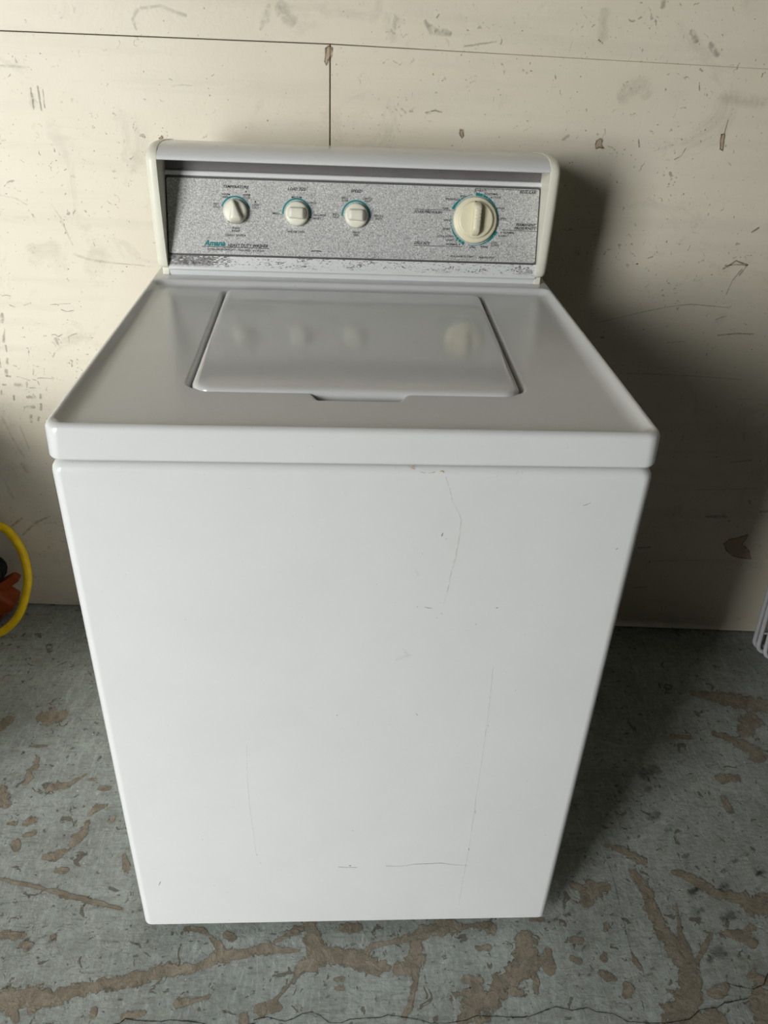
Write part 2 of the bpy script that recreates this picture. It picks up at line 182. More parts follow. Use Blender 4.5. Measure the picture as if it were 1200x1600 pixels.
WALL_SCUFFS = [
    (0.4, [(-0.5626, 1.1433, 0.0045), (-0.5627, 1.1315, 0.0056), (-0.5632, 1.1115, 0.0045)]),
    (0.4, [(-0.5498, 1.1467, 0.0045), (-0.5502, 1.127, 0.0056), (-0.5501, 1.11, 0.0034)]),
    (0.4, [(-0.5418, 1.1421, 0.0033), (-0.5437, 1.1143, 0.0034)]),
    (0.2, [(-0.1449, 1.2787, 0.0106), (-0.1509, 1.2606, 0.016), (-0.1595, 1.2466, 0.0086)]),
    (0.2, [(-0.1239, 1.275, 0.0317), (-0.1084, 1.2622, 0.0266)]),
    (0.2, [(-0.3623, 1.266, 0.0074), (-0.372, 1.2522, 0.0075), (-0.3684, 1.2387, 0.0064)]),
    (0.2, [(-0.3567, 1.2685, 0.0064), (-0.3246, 1.2728, 0.0064), (-0.2835, 1.261, 0.0075)]),
    (0.2, [(-0.6542, 0.965, 0.0036), (-0.6256, 0.9606, 0.0048), (-0.6069, 0.9501, 0.003)]),
    (0.2, [(-0.5621, 0.9519, 0.003), (-0.5482, 0.9298, 0.0036), (-0.5411, 0.9011, 0.0043), (-0.5336, 0.8808, 0.0031)]),
    (0.2, [(-0.5342, 0.8628, 0.0074), (-0.5062, 0.8537, 0.0074), (-0.4698, 0.8504, 0.0056), (-0.3901, 0.8464, 0.0037)]),
    (0.2, [(-0.3471, 1.0689, 0.0057), (-0.3435, 1.0753, 0.0057)]),
    (0.2, [(-0.3909, 1.0827, 0.0023), (-0.3863, 1.088, 0.0034)]),
    (0.2, [(-0.3182, 1.1557, 0.0033), (-0.2985, 1.1589, 0.0033), (-0.2821, 1.1581, 0.0022)]),
    (0.2, [(-0.5627, 1.1315, 0.0146), (-0.5623, 1.1191, 0.0146)]),
    (0.2, [(-0.6087, 1.1758, 0.0055), (-0.5596, 1.1753, 0.0055)]),
    (0.42, [(-0.6988, 0.7391, 0.0084), (-0.7021, 0.724, 0.0095)]),
    (0.42, [(-0.6994, 0.7091, 0.0021), (-0.7044, 0.6937, 0.0064), (-0.708, 0.6815, 0.0075)]),
    (0.42, [(-0.7054, 0.6739, 0.0047), (-0.7059, 0.6616, 0.0047)]),
    (0.42, [(-0.7084, 0.6447, 0.0078), (-0.7099, 0.6356, 0.0078)]),
    (0.42, [(-0.7154, 0.6195, 0.0096), (-0.7177, 0.609, 0.0096)]),
    (0.42, [(-0.7164, 0.6068, 0.0053), (-0.71, 0.6064, 0.0053)]),
    (0.42, [(-0.7293, 0.5869, 0.0066), (-0.7238, 0.5872, 0.0055)]),
    (0.42, [(-0.7355, 0.5733, 0.0062), (-0.737, 0.5661, 0.0062)]),
    (0.42, [(-0.6777, 0.5946, 0.0053), (-0.6798, 0.584, 0.0053)]),
    (0.42, [(-0.6746, 0.5826, 0.0035), (-0.6614, 0.5831, 0.0031)]),
    (0.42, [(-0.6642, 0.6021, 0.0031), (-0.655, 0.5995, 0.0035), (-0.6527, 0.591, 0.0026)]),
    (0.42, [(-0.7115, 0.5625, 0.0062), (-0.7132, 0.5541, 0.0058)]),
    (0.42, [(-0.6831, 0.5614, 0.008), (-0.6687, 0.562, 0.0111)]),
    (0.42, [(-0.6543, 0.5686, 0.0066), (-0.6559, 0.5602, 0.0071)]),
    (0.42, [(-0.6888, 0.5384, 0.0076), (-0.6744, 0.5386, 0.0112)]),
    (0.42, [(-0.6573, 0.5458, 0.0076), (-0.6596, 0.5337, 0.0076)]),
    (0.42, [(-0.6839, 0.518, 0.0099), (-0.6866, 0.5044, 0.0099)]),
    (0.42, [(-0.6682, 0.5163, 0.0068), (-0.6707, 0.5081, 0.0068)]),
    (0.42, [(-0.6937, 0.5382, 0.004), (-0.6979, 0.5284, 0.0031)]),
    (0.42, [(-0.6582, 0.6254, 0.0035), (-0.6611, 0.6126, 0.0044)]),
    (0.42, [(-0.7245, 0.6395, 0.0035), (-0.7248, 0.6259, 0.0035)]),
    (0.28, [(-0.703, 0.5876, 0.011), (-0.692, 0.5881, 0.011)]),
    (0.28, [(-0.7091, 0.5145, 0.0045), (-0.7093, 0.5083, 0.0045)]),
    (0.28, [(-0.6126, 0.6534, 0.0043), (-0.608, 0.6614, 0.0043)]),
    (0.28, [(-0.6615, 0.6602, 0.003), (-0.6617, 0.6535, 0.003)]),
    (0.28, [(-0.5994, 0.6916, 0.0128), (-0.5971, 0.6807, 0.0085)]),
    (0.6, [(-0.6958, 0.607, 0.0018), (-0.6854, 0.6047, 0.0015), (-0.6703, 0.5988, 0.0018)]),
    (0.6, [(-0.654, 0.6046, 0.0013), (-0.6451, 0.606, 0.002), (-0.6235, 0.6055, 0.0011)]),
    (0.6, [(-0.6062, 0.7005, 0.0025), (-0.5997, 0.7014, 0.003), (-0.5941, 0.6973, 0.0025), (-0.5848, 0.7025, 0.0017)]),
    (0.6, [(-0.5752, 0.697, 0.0019), (-0.566, 0.7018, 0.0017), (-0.5553, 0.7055, 0.0017)]),
    (0.6, [(-0.5727, 0.6971, 0.0015), (-0.5743, 0.6839, 0.0011)]),
    (0.6, [(-0.598, 0.7629, 0.0021), (-0.578, 0.7648, 0.0017), (-0.5582, 0.7667, 0.0017)]),
    (0.6, [(-0.5779, 0.7537, 0.0025), (-0.5682, 0.7499, 0.0017), (-0.5532, 0.753, 0.0021)]),
    (0.6, [(-0.6513, 0.759, 0.0017), (-0.6356, 0.7653, 0.0017)]),
    (0.6, [(-0.6802, 0.7588, 0.0017), (-0.6706, 0.755, 0.0038)]),
    (0.6, [(-0.6909, 0.776, 0.0014), (-0.6822, 0.7785, 0.0014), (-0.6744, 0.7767, 0.0014)]),
    (0.6, [(-0.6697, 0.6934, 0.0021), (-0.6623, 0.6933, 0.0026)]),
    (0.6, [(-0.6616, 0.6702, 0.0034)]),
    (0.6, [(-0.5691, 0.7329, 0.0025)]),
    (0.6, [(-0.6282, 0.7229, 0.0021)]),
    (0.6, [(-0.6983, 0.6316, 0.0022), (-0.6922, 0.6296, 0.0022)]),
    (0.4, [(-0.6918, 0.2625, 0.0049), (-0.7075, 0.2552, 0.0049), (-0.7253, 0.2438, 0.0077), (-0.7467, 0.2255, 0.0077), (-0.7635, 0.2086, 0.0059)]),
    (0.4, [(-0.7552, 0.2556, 0.0058), (-0.7697, 0.2444, 0.0077), (-0.7871, 0.2303, 0.0068)]),
    (0.4, [(-0.7075, 0.2433, 0.0023), (-0.6801, 0.2473, 0.0022)]),
    (0.18, [(-0.7474, 0.5113, 0.0097), (-0.7343, 0.4583, 0.0079), (-0.7186, 0.4149, 0.008)]),
    (0.18, [(-0.7129, 0.4916, 0.0059), (-0.7042, 0.4378, 0.005)]),
    (0.18, [(-0.727, 0.3977, 0.0131), (-0.7204, 0.381, 0.0131)]),
    (0.18, [(-0.6437, 0.4733, 0.0049), (-0.6423, 0.4406, 0.0059)]),
    (0.18, [(-0.7758, 0.3555, 0.0102), (-0.7653, 0.309, 0.0083)]),
    (0.35, [(0.1146, 1.2661, 0.0106), (0.126, 1.2552, 0.0139), (0.1556, 1.2518, 0.0107)]),
    (0.35, [(0.556, 1.2693, 0.0106), (0.5667, 1.2583, 0.0138)]),
    (0.35, [(0.1813, 1.2343, 0.0043), (0.2341, 1.2433, 0.0032)]),
    (0.35, [(0.5924, 1.2523, 0.0138), (0.6066, 1.239, 0.0128)]),
    (0.35, [(0.5005, 1.303, 0.0104), (0.5016, 1.3097, 0.0104)]),
    (0.35, [(0.3695, 1.0998, 0.0079), (0.3772, 1.1053, 0.0079)]),
    (0.35, [(0.0981, 1.1334, 0.0056)]),
    (0.14, [(0.4634, 1.1714, 0.033), (0.4869, 1.1917, 0.0382), (0.5008, 1.1777, 0.0274)]),
    (0.14, [(0.6348, 1.1731, 0.0275), (0.702, 1.1708, 0.0275)]),
    (0.14, [(0.4082, 1.2907, 0.021), (0.4095, 1.2546, 0.0213)]),
    (0.65, [(0.5732, 1.075, 0.0023), (0.5842, 1.0823, 0.0023), (0.5884, 1.0934, 0.0023)]),
    (0.65, [(0.1234, 1.1323, 0.0028), (0.1399, 1.1365, 0.0028), (0.1512, 1.1344, 0.0028)]),
    (0.65, [(0.1326, 1.2735, 0.0021), (0.136, 1.2781, 0.0021)]),
    (0.65, [(0.4046, 1.2521, 0.0027), (0.4118, 1.2478, 0.0027)]),
    (0.65, [(0.1492, 1.1825, 0.0027)]),
    (0.65, [(0.3405, 1.1976, 0.0027), (0.3417, 1.1933, 0.0027)]),
    (0.65, [(0.2987, 1.2027, 0.0027)]),
    (0.65, [(0.5309, 1.1292, 0.0028)]),
    (0.65, [(0.5437, 0.8894, 0.0037)]),
    (0.65, [(0.4452, 0.9605, 0.003)]),
    (0.65, [(0.3024, 1.1263, 0.0028)]),
    (0.65, [(0.2459, 1.1727, 0.0022)]),
    (0.65, [(0.4644, 1.3069, 0.0036)]),
    (0.65, [(0.276, 1.26, 0.0021)]),
    (0.65, [(0.2893, 1.2646, 0.0021)]),
    (0.65, [(0.1741, 1.0817, 0.0028)]),
    (0.65, [(0.6515, 1.1415, 0.0022), (0.6503, 1.1186, 0.0022)]),
    (0.65, [(0.7102, 0.8873, 0.0037), (0.7305, 0.9032, 0.0048), (0.7538, 0.8963, 0.0049)]),
    (0.65, [(0.7439, 0.8765, 0.0031), (0.7538, 0.8963, 0.003)]),
    (0.65, [(0.746, 0.9567, 0.0048), (0.7557, 0.9646, 0.0047)]),
    (0.65, [(0.5874, 1.1966, 0.0022), (0.5902, 1.1851, 0.0027)]),
    (0.65, [(0.6911, 1.214, 0.0027), (0.6909, 1.2092, 0.0027)]),
    (0.65, [(0.5021, 1.105, 0.0028), (0.5057, 1.0933, 0.004)]),
    (0.5, [(0.4941, 0.7738, 0.0019), (0.5797, 0.7992, 0.0019), (0.6246, 0.8107, 0.0019), (0.6656, 0.8172, 0.0023), (0.7423, 0.8133, 0.0019)]),
    (0.5, [(0.5528, 0.6686, 0.002), (0.6071, 0.6699, 0.0025), (0.6617, 0.6697, 0.002), (0.7314, 0.6685, 0.0025), (0.8068, 0.6655, 0.002)]),
    (0.5, [(0.7284, 0.8388, 0.0023), (0.7335, 0.8669, 0.0023), (0.7454, 0.888, 0.0037)]),
    (0.5, [(0.7116, 0.8934, 0.0027), (0.7338, 0.8965, 0.0036), (0.7526, 0.8951, 0.0027)]),
    (0.5, [(0.5443, 0.89, 0.0032)]),
    (0.5, [(0.6129, 0.8558, 0.0028)]),
    (0.5, [(0.552, 0.767, 0.0029)]),
    (0.5, [(0.5037, 0.7421, 0.0067)]),
    (0.5, [(0.816, 0.3332, 0.0054), (0.8404, 0.3344, 0.0141), (0.8622, 0.3354, 0.0098)]),
    (0.5, [(0.8725, 0.3236, 0.0055)]),
    (0.5, [(0.6811, 0.2408, 0.0078), (0.7088, 0.2434, 0.0056)]),
    (0.5, [(0.6937, 0.1241, 0.0035), (0.7219, 0.1284, 0.004)]),
    (0.5, [(0.9023, 0.3787, 0.0075), (0.9067, 0.3726, 0.0065)]),
    (0.5, [(0.9372, 0.3518, 0.0087), (0.9579, 0.3559, 0.0086)]),
    (0.5, [(0.7333, 0.7569, 0.0038), (0.7704, 0.7625, 0.0038), (0.8041, 0.7624, 0.0029)]),
    (0.5, [(0.7203, 0.7883, 0.0024), (0.7373, 0.7963, 0.0024)]),
    (0.5, [(0.8455, 0.5439, 0.0061), (0.8479, 0.5297, 0.0041)]),
    (0.5, [(0.8334, 0.4735, 0.0021), (0.8787, 0.4815, 0.0042)]),
    (0.5, [(0.6363, 0.7378, 0.0029), (0.6742, 0.7419, 0.0029)]),
    (0.5, [(0.7773, 0.4011, 0.0021), (0.9042, 0.41, 0.0016)]),
    (0.5, [(0.7284, 0.2053, 0.0023), (0.8909, 0.2165, 0.0017)]),
]
WALL_CHIPS = [[(0.186, 1.108), (0.1912, 1.1067), (0.1926, 1.098), (0.1901, 1.0943), (0.1849, 1.1013)], [(0.4287, 1.0996), (0.4342, 1.1039), (0.4386, 1.1015), (0.4388, 1.0938), (0.4434, 1.0877), (0.4351, 1.0894), (0.43, 1.0861), (0.4275, 1.0933)], [(0.6458, 1.1184), (0.6511, 1.1197), (0.653, 1.1084), (0.6548, 1.0929), (0.649, 1.0953), (0.6462, 1.1082)], [(0.8762, 0.2615), (0.8868, 0.2741), (0.9064, 0.2804), (0.9248, 0.2906), (0.9244, 0.2759), (0.9181, 0.2622), (0.9395, 0.2463), (0.951, 0.2214), (0.9289, 0.2231), (0.9078, 0.2276), (0.8865, 0.2437)], [(-0.0511, 1.2231), (-0.0457, 1.2271), (-0.0403, 1.2236), (-0.0413, 1.2118), (-0.0467, 1.2055), (-0.05, 1.1978), (-0.0533, 1.2034), (-0.0511, 1.2138)], [(-0.3477, 1.073), (-0.3427, 1.0774), (-0.3408, 1.0744), (-0.3453, 1.069)]]
FRONT_MARKS = [
    ('crease', [(0.0945, 0.8463, 0.001), (0.0999, 0.8317, 0.0015), (0.104, 0.8155, 0.0015), (0.111, 0.8032, 0.0015), (0.1158, 0.7921, 0.0018), (0.1158, 0.7678, 0.002), (0.114, 0.7413, 0.002), (0.1108, 0.7201, 0.002), (0.1087, 0.6937, 0.0015), (0.1057, 0.6729, 0.0008)]),
    ('scratch', [(0.0957, 0.7699, 0.0013), (0.0966, 0.7739, 0.0013)]),
    ('scratch', [(0.2509, 0.8118, 0.0008), (0.2548, 0.8133, 0.001), (0.2591, 0.8158, 0.0008)]),
    ('scratch', [(0.2998, 0.7534, 0.001), (0.3013, 0.7549, 0.001)]),
    ('scratch', [(0.1702, 0.6671, 0.0018), (0.1713, 0.6671, 0.0015)]),
    ('scratch', [(0.1473, 0.6422, 0.001), (0.1477, 0.6412, 0.001)]),
    ('scratch', [(0.074, 0.6686, 0.001), (0.0745, 0.6683, 0.001)]),
    ('scratch', [(0.083, 0.668, 0.0005), (0.0882, 0.6664, 0.0008), (0.0928, 0.6664, 0.0005)]),
    ('scratch', [(0.0988, 0.6517, 0.0008), (0.0996, 0.652, 0.0008)]),
    ('scratch', [(0.1038, 0.658, 0.001), (0.1051, 0.658, 0.0008)]),
    ('scratch', [(0.075, 0.7454, 0.0008), (0.0755, 0.7454, 0.0008)]),
    ('scratch', [(0.1009, 0.7659, 0.0008), (0.1014, 0.7659, 0.0008)]),
    ('scratch', [(-0.0165, 0.1657, 0.0005), (0.0014, 0.1636, 0.0005), (0.0128, 0.1639, 0.0005)]),
    ('scratch', [(0.0567, 0.1665, 0.001), (0.0698, 0.1651, 0.0005), (0.0861, 0.1658, 0.0005), (0.099, 0.1697, 0.0008), (0.1186, 0.1703, 0.0013), (0.1399, 0.1714, 0.001), (0.1583, 0.1672, 0.0005), (0.1816, 0.1646, 0.0005)]),
    ('scratch', [(0.1811, 0.4677, 0.0018), (0.1814, 0.4673, 0.0018)]),
    ('scratch', [(0.1814, 0.2931, 0.001), (0.1822, 0.2883, 0.0008)]),
    ('scratch', [(0.1803, 0.2069, 0.001), (0.1804, 0.2017, 0.001)]),
    ('scratch', [(0.3169, 0.3051, 0.001), (0.3176, 0.3046, 0.001)]),
    ('scratch', [(0.2928, 0.2359, 0.001), (0.2935, 0.2359, 0.001)]),
    ('scratch', [(0.2482, 0.3567, 0.001), (0.2489, 0.3562, 0.001)]),
    ('scratch', [(-0.0203, 0.488, 0.001), (-0.0198, 0.4876, 0.001)]),
    ('scratch', [(0.0032, 0.252, 0.001), (0.005, 0.2515, 0.001)]),
    ('scratch', [(0.0006, 0.1689, 0.0013), (0.0029, 0.1683, 0.0013)]),
    ('scratch', [(0.0833, 0.4901, 0.0008), (0.0857, 0.4873, 0.0008)]),
    ('scratch', [(0.2099, 0.5318, 0.0008), (0.2105, 0.5314, 0.0008)]),
    ('crease', [(0.1764, 0.5742, 0.0008), (0.178, 0.53, 0.001), (0.1792, 0.4717, 0.0013), (0.1798, 0.4056, 0.0008), (0.1794, 0.335, 0.0008), (0.1799, 0.2836, 0.0015), (0.1802, 0.2145, 0.0008), (0.179, 0.1572, 0.0013), (0.1774, 0.0626, 0.0005)]),
    ('crease', [(-0.1406, 0.4338, 0.0008), (-0.1431, 0.3749, 0.001), (-0.1431, 0.3307, 0.001), (-0.1425, 0.2892, 0.001), (-0.1402, 0.2412, 0.0008), (-0.139, 0.2012, 0.0008)]),
    ('scratch', [(-0.2898, 0.1273, 0.001), (-0.2863, 0.1358, 0.001)]),
    ('scratch', [(-0.1382, 0.1986, 0.0013), (-0.1376, 0.1976, 0.0013)]),
    ('scratch', [(-0.1333, 0.1789, 0.001), (-0.1331, 0.1779, 0.001)]),
    ('scratch', [(-0.0165, 0.1651, 0.0005), (0.0111, 0.1634, 0.0005)]),
    ('scratch', [(0.0003, 0.1684, 0.0013), (0.0023, 0.1678, 0.0013)]),
    ('scratch', [(-0.0209, 0.488, 0.001), (-0.02, 0.4876, 0.001)]),
    ('scratch', [(-0.2067, 0.124, 0.001), (-0.2061, 0.1234, 0.001)]),
    ('scratch', [(-0.1899, 0.032, 0.001), (-0.1892, 0.032, 0.001)]),
    ('scratch', [(-0.2154, 0.2358, 0.001), (-0.2149, 0.2348, 0.001)]),
    ('scratch', [(-0.1426, 0.3041, 0.001), (-0.1424, 0.3037, 0.001)]),
    ('smudge', [(0.0536, 0.585, 0.0075), (0.0719, 0.5921, 0.005)]),
    ('smudge', [(0.0621, 0.6008, 0.005), (0.0666, 0.5921, 0.0075)]),
    ('smudge', [(0.0696, 0.7213, 0.005), (0.0724, 0.7152, 0.005)]),
    ('rust', [(0.0543, 0.8566, 0.0015), (0.0573, 0.8551, 0.0026), (0.0596, 0.8536, 0.0013)]),
    ('rust', [(0.0886, 0.8517, 0.0013), (0.0908, 0.8521, 0.0015), (0.0925, 0.8506, 0.0009)]),
    ('rust', [(0.1504, 0.8479, 0.0013), (0.1532, 0.8489, 0.0015), (0.1559, 0.8481, 0.0009)]),
    ('rust', [(0.0671, 0.8508, 0.0006), (0.0741, 0.8495, 0.0006), (0.0826, 0.8508, 0.0008)]),
]

# ------------------------------------------------------------------ helpers
def tag(o, label=None, category=None, group=None, kind=None):
    if label: o['label'] = label
    if category: o['category'] = category
    if group: o['group'] = group
    if kind: o['kind'] = kind
    return o

def empty(name, loc=(0, 0, 0)):
    o = bpy.data.objects.new(name, None)
    o.empty_display_size = 0.05
    COL.objects.link(o)
    o.location = loc
    return o

def build(name, verts, faces, mat, parent=None, smooth=True, weighted=True, alpha=None):
    me = bpy.data.meshes.new(name)
    me.from_pydata([tuple(v) for v in verts], [], faces)
    me.update()
    bm = bmesh.new()
    bm.from_mesh(me)
    if alpha is None:
        bmesh.ops.recalc_face_normals(bm, faces=bm.faces)
    bm.to_mesh(me)
    bm.free()
    if alpha is not None:
        at = me.attributes.new('fade', 'FLOAT', 'POINT')
        at.data.foreach_set('value', alpha)
    o = bpy.data.objects.new(name, me)
    COL.objects.link(o)
    if mat: me.materials.append(mat)
    if parent: o.parent = parent
    if smooth:
        me.polygons.foreach_set('use_smooth', [True] * len(me.polygons))
        if weighted:
            m = o.modifiers.new('weighted', 'WEIGHTED_NORMAL')
            m.mode = 'FACE_AREA'
            m.weight = 100
            m.keep_sharp = True
    return o

def mark_sharp(o, deg=50):
    bm = bmesh.new()
    bm.from_mesh(o.data)
    for e in bm.edges:
        if len(e.link_faces) == 2 and e.calc_face_angle(0) > math.radians(deg):
            e.smooth = False
    bm.to_mesh(o.data)
    bm.free()
    return o

def loft(loops, cap0=True, cap1=True, wrap=False):
    n = len(loops[0])
    verts = [v for lp in loops for v in lp]
    faces = []
    rng = range(len(loops)) if wrap else range(len(loops) - 1)
    for i in rng:
        a, b = i * n, ((i + 1) % len(loops)) * n
        for j in range(n):
            k = (j + 1) % n
            faces.append((a + j, a + k, b + k, b + j))
    if not wrap:
        if cap0: faces.append(tuple(range(n))[::-1])
        if cap1: faces.append(tuple(range((len(loops) - 1) * n, len(loops) * n)))
    return verts, faces

def join(*vf):
    V, F = [], []
    for v, f in vf:
        b = len(V)
        V += list(v)
        F += [tuple(i + b for i in q) for q in f]
    return V, F

def rpoly(corners, radii, n=6):
    """rounded polygon from corner points (counter-clockwise) and a radius for each"""
    out = []
    m = len(corners)
    for i in range(m):
        p = Vector(corners[i]); a = Vector(corners[i - 1]); b = Vector(corners[(i + 1) % m])
        r = radii[i]
        da = (a - p).normalized(); db = (b - p).normalized()
        ang = da.angle(db)
        d = r / math.tan(ang / 2)
        c = p + (da + db).normalized() * (r / math.sin(ang / 2))
        s = p + da * d; e = p + db * d
        a0 = math.atan2(s.y - c.y, s.x - c.x); a1 = math.atan2(e.y - c.y, e.x - c.x)
        dl = (a1 - a0 + math.pi) % (2 * math.pi) - math.pi
        for k in range(n + 1):
            t = a0 + dl * k / n
            out.append((c.x + r * math.cos(t), c.y + r * math.sin(t)))
    return out

def rrect(x0, x1, y0, y1, r, n=6, rb=None):
    rb = r if rb is None else rb
    return rpoly([(x0, y0), (x1, y0), (x1, y1), (x0, y1)], [r, r, rb, rb], n)

def offset(pts, d):
    """inset a counter-clockwise loop by d"""
    out = []
    m = len(pts)
    for i in range(m):
        a = Vector(pts[i - 1]); p = Vector(pts[i]); b = Vector(pts[(i + 1) % m])
        e0 = (p - a); e1 = (b - p)
        if e0.length < 1e-9: e0 = e1
        if e1.length < 1e-9: e1 = e0
        n0 = Vector((-e0.y, e0.x)).normalized(); n1 = Vector((-e1.y, e1.x)).normalized()
        nn = n0 + n1
        nn = nn.normalized() if nn.length > 1e-6 else n0
        k = d / max(0.35, nn.dot(n0))
        out.append((p.x + nn.x * k, p.y + nn.y * k))
    return out

def box(x0, x1, y0, y1, z0, z1, bev=0.0, seg=2):
    bm = bmesh.new()
    bmesh.ops.create_cube(bm, size=1)
    for v in bm.verts:
        v.co = Vector(((x0 + x1) / 2 + v.co.x * (x1 - x0), (y0 + y1) / 2 + v.co.y * (y1 - y0), (z0 + z1) / 2 + v.co.z * (z1 - z0)))
    if bev:
        bmesh.ops.bevel(bm, geom=bm.edges[:], offset=bev, segments=seg, profile=0.5, affect='EDGES')
    V = [v.co.copy() for v in bm.verts]
    bm.verts.index_update()
    F = [tuple(v.index for v in f.verts) for f in bm.faces]
    bm.free()
    return V, F

def lathe(profile, n=40):
    """profile of (radius, height) from rim to centre; axis is local +Z"""
    loops = [[(r * math.cos(2 * math.pi * i / n), r * math.sin(2 * math.pi * i / n), h) for i in range(n)] for r, h in profile]
    return loft(loops)

def tube(path, r, n=10, closed=False):
    pts = [Vector(p) for p in path]
    m = len(pts)
    loops = []
    up = None
    for i, p in enumerate(pts):
        if closed: t = pts[(i + 1) % m] - pts[i - 1]
        else: t = pts[min(i + 1, m - 1)] - pts[max(i - 1, 0)]
        t.normalize()
        if up is None:
            up = t.orthogonal().normalized()
        up = (up - t * up.dot(t)).normalized()
        s = t.cross(up)
        rr = r[i] if isinstance(r, (list, tuple)) else r
        loops.append([tuple(p + (up * math.cos(2 * math.pi * k / n) + s * math.sin(2 * math.pi * k / n)) * rr) for k in range(n)])
    return loft(loops, wrap=closed)

def catmull(pts, k=8, closed=False):
    P = [Vector(p) for p in pts]
    m = len(P)
    out = []
    for i in range(m if closed else m - 1):
        p0 = P[(i - 1) % m] if closed or i > 0 else P[0]
        p1 = P[i]; p2 = P[(i + 1) % m]
        p3 = P[(i + 2) % m] if closed or i + 2 < m else P[-1]
        for j in range(k):
            t = j / k
            out.append(0.5 * ((2 * p1) + (p2 - p0) * t + (2 * p0 - 5 * p1 + 4 * p2 - p3) * t * t + (3 * p1 - p0 - 3 * p2 + p3) * t ** 3))
    if not closed: out.append(P[-1])
    return out

def xform(vf, M):
    V, F = vf
    return [M @ Vector(v) for v in V], F

# ------------------------------------------------------------------ materials
def nodemat(name):
    m = bpy.data.materials.new(name)
    m.use_nodes = True
    nt = m.node_tree
    return m, nt, nt.nodes['Principled BSDF'], nt.nodes, nt.links

def lin(r, g, b):
    f = lambda c: (c / 255 / 12.92) if c / 255 <= 0.04045 else ((c / 255 + 0.055) / 1.055) ** 2.4
    return (f(r), f(g), f(b), 1)

def noise(nodes, links, scale, detail=4, rough=0.6, dist=0.0, vec=None):
    n = nodes.new('ShaderNodeTexNoise')
    n.inputs['Scale'].default_value = scale
    n.inputs['Detail'].default_value = detail
    n.inputs['Roughness'].default_value = rough
    n.inputs['Distortion'].default_value = dist
    if vec is not None: links.new(vec, n.inputs['Vector'])
    return n.outputs['Fac']

def ramp(nodes, links, src, stops):
    r = nodes.new('ShaderNodeValToRGB')
    e = r.color_ramp.elements
    e[0].position, e[0].color = stops[0]
    e[1].position, e[1].color = stops[-1]
    for p, c in stops[1:-1]:
        k = e.new(p); k.color = c
    links.new(src, r.inputs['Fac'])
    return r.outputs['Color']

def mix(nodes, links, fac, a, b, mode='MIX'):
    m = nodes.new('ShaderNodeMix')
    m.data_type = 'RGBA'
    m.blend_type = mode
    for s, v in ((m.inputs['Factor'], fac), (m.inputs['A'], a), (m.inputs['B'], b)):
        if hasattr(v, 'is_output'): links.new(v, s)
        else: s.default_value = v
    return m.outputs['Result']

def mathn(nodes, links, op, a, b=0.0, clamp=False):
    m = nodes.new('ShaderNodeMath')
    m.operation = op
    m.use_clamp = clamp
    for s, v in ((m.inputs[0], a), (m.inputs[1], b)):
        if hasattr(v, 'is_output'): links.new(v, s)
        else: s.default_value = v
    return m.outputs[0]

def bump(nodes, links, bsdf, height, strength, distance):
    b = nodes.new('ShaderNodeBump')
    b.inputs['Strength'].default_value = strength
    b.inputs['Distance'].default_value = distance
    links.new(height, b.inputs['Height'])
    links.new(b.outputs['Normal'], bsdf.inputs['Normal'])

def objco(nodes, links, scale=None):
    t = nodes.new('ShaderNodeTexCoord').outputs['Object']
    if scale:
        mp = nodes.new('ShaderNodeMapping')
        mp.inputs['Scale'].default_value = scale
        links.new(t, mp.inputs['Vector'])
        t = mp.outputs['Vector']
    return t

BW = lambda v: (v, v, v, 1)

def plain(name, col, rough=0.4, spec=0.5, metal=0.0, vary=0.06, vscale=30, bumps=0.0, coat=0.0):
    m, nt, b, N, L = nodemat(name)
    v = objco(N, L)
    f = noise(N, L, vscale, 4, 0.6, 0, v)
    c1 = tuple(max(0, c * (1 - vary)) for c in col[:3]) + (1,)
    c2 = tuple(min(1, c * (1 + vary)) for c in col[:3]) + (1,)
    L.new(ramp(N, L, f, [(0.3, c1), (0.7, c2)]), b.inputs['Base Color'])
    b.inputs['Roughness'].default_value = rough
    b.inputs['Specular IOR Level'].default_value = spec
    b.inputs['Metallic'].default_value = metal
    b.inputs['Coat Weight'].default_value = coat
    if bumps: bump(N, L, b, noise(N, L, vscale * 8, 3, 0.6, 0, v), bumps, 0.001)
    return m

def enamel_material(name='white_enamel', r0=0.19, r1=0.26):
    m, nt, b, N, L = nodemat(name)
    v = objco(N, L)
    f = noise(N, L, 6, 5, 0.65, 0.3, v)
    c = ramp(N, L, f, [(0.25, (0.655, 0.66, 0.655, 1)), (0.75, (0.695, 0.70, 0.70, 1))])
    specks = noise(N, L, 260, 1, 0.4, 0, v)
    mask = ramp(N, L, specks, [(0.78, BW(0)), (0.80, BW(1))])
    c = mix(N, L, mathn(N, L, 'MULTIPLY', mask, 0.35), c, (0.35, 0.32, 0.28, 1))
    L.new(c, b.inputs['Base Color'])
    r = ramp(N, L, noise(N, L, 14, 4, 0.6, 0, v), [(0.3, BW(r0)), (0.7, BW(r1))])
    L.new(r, b.inputs['Roughness'])
    b.inputs['IOR'].default_value = 1.6
    bump(N, L, b, noise(N, L, 300, 2, 0.5, 0, v), 0.02, 0.001)
    return m

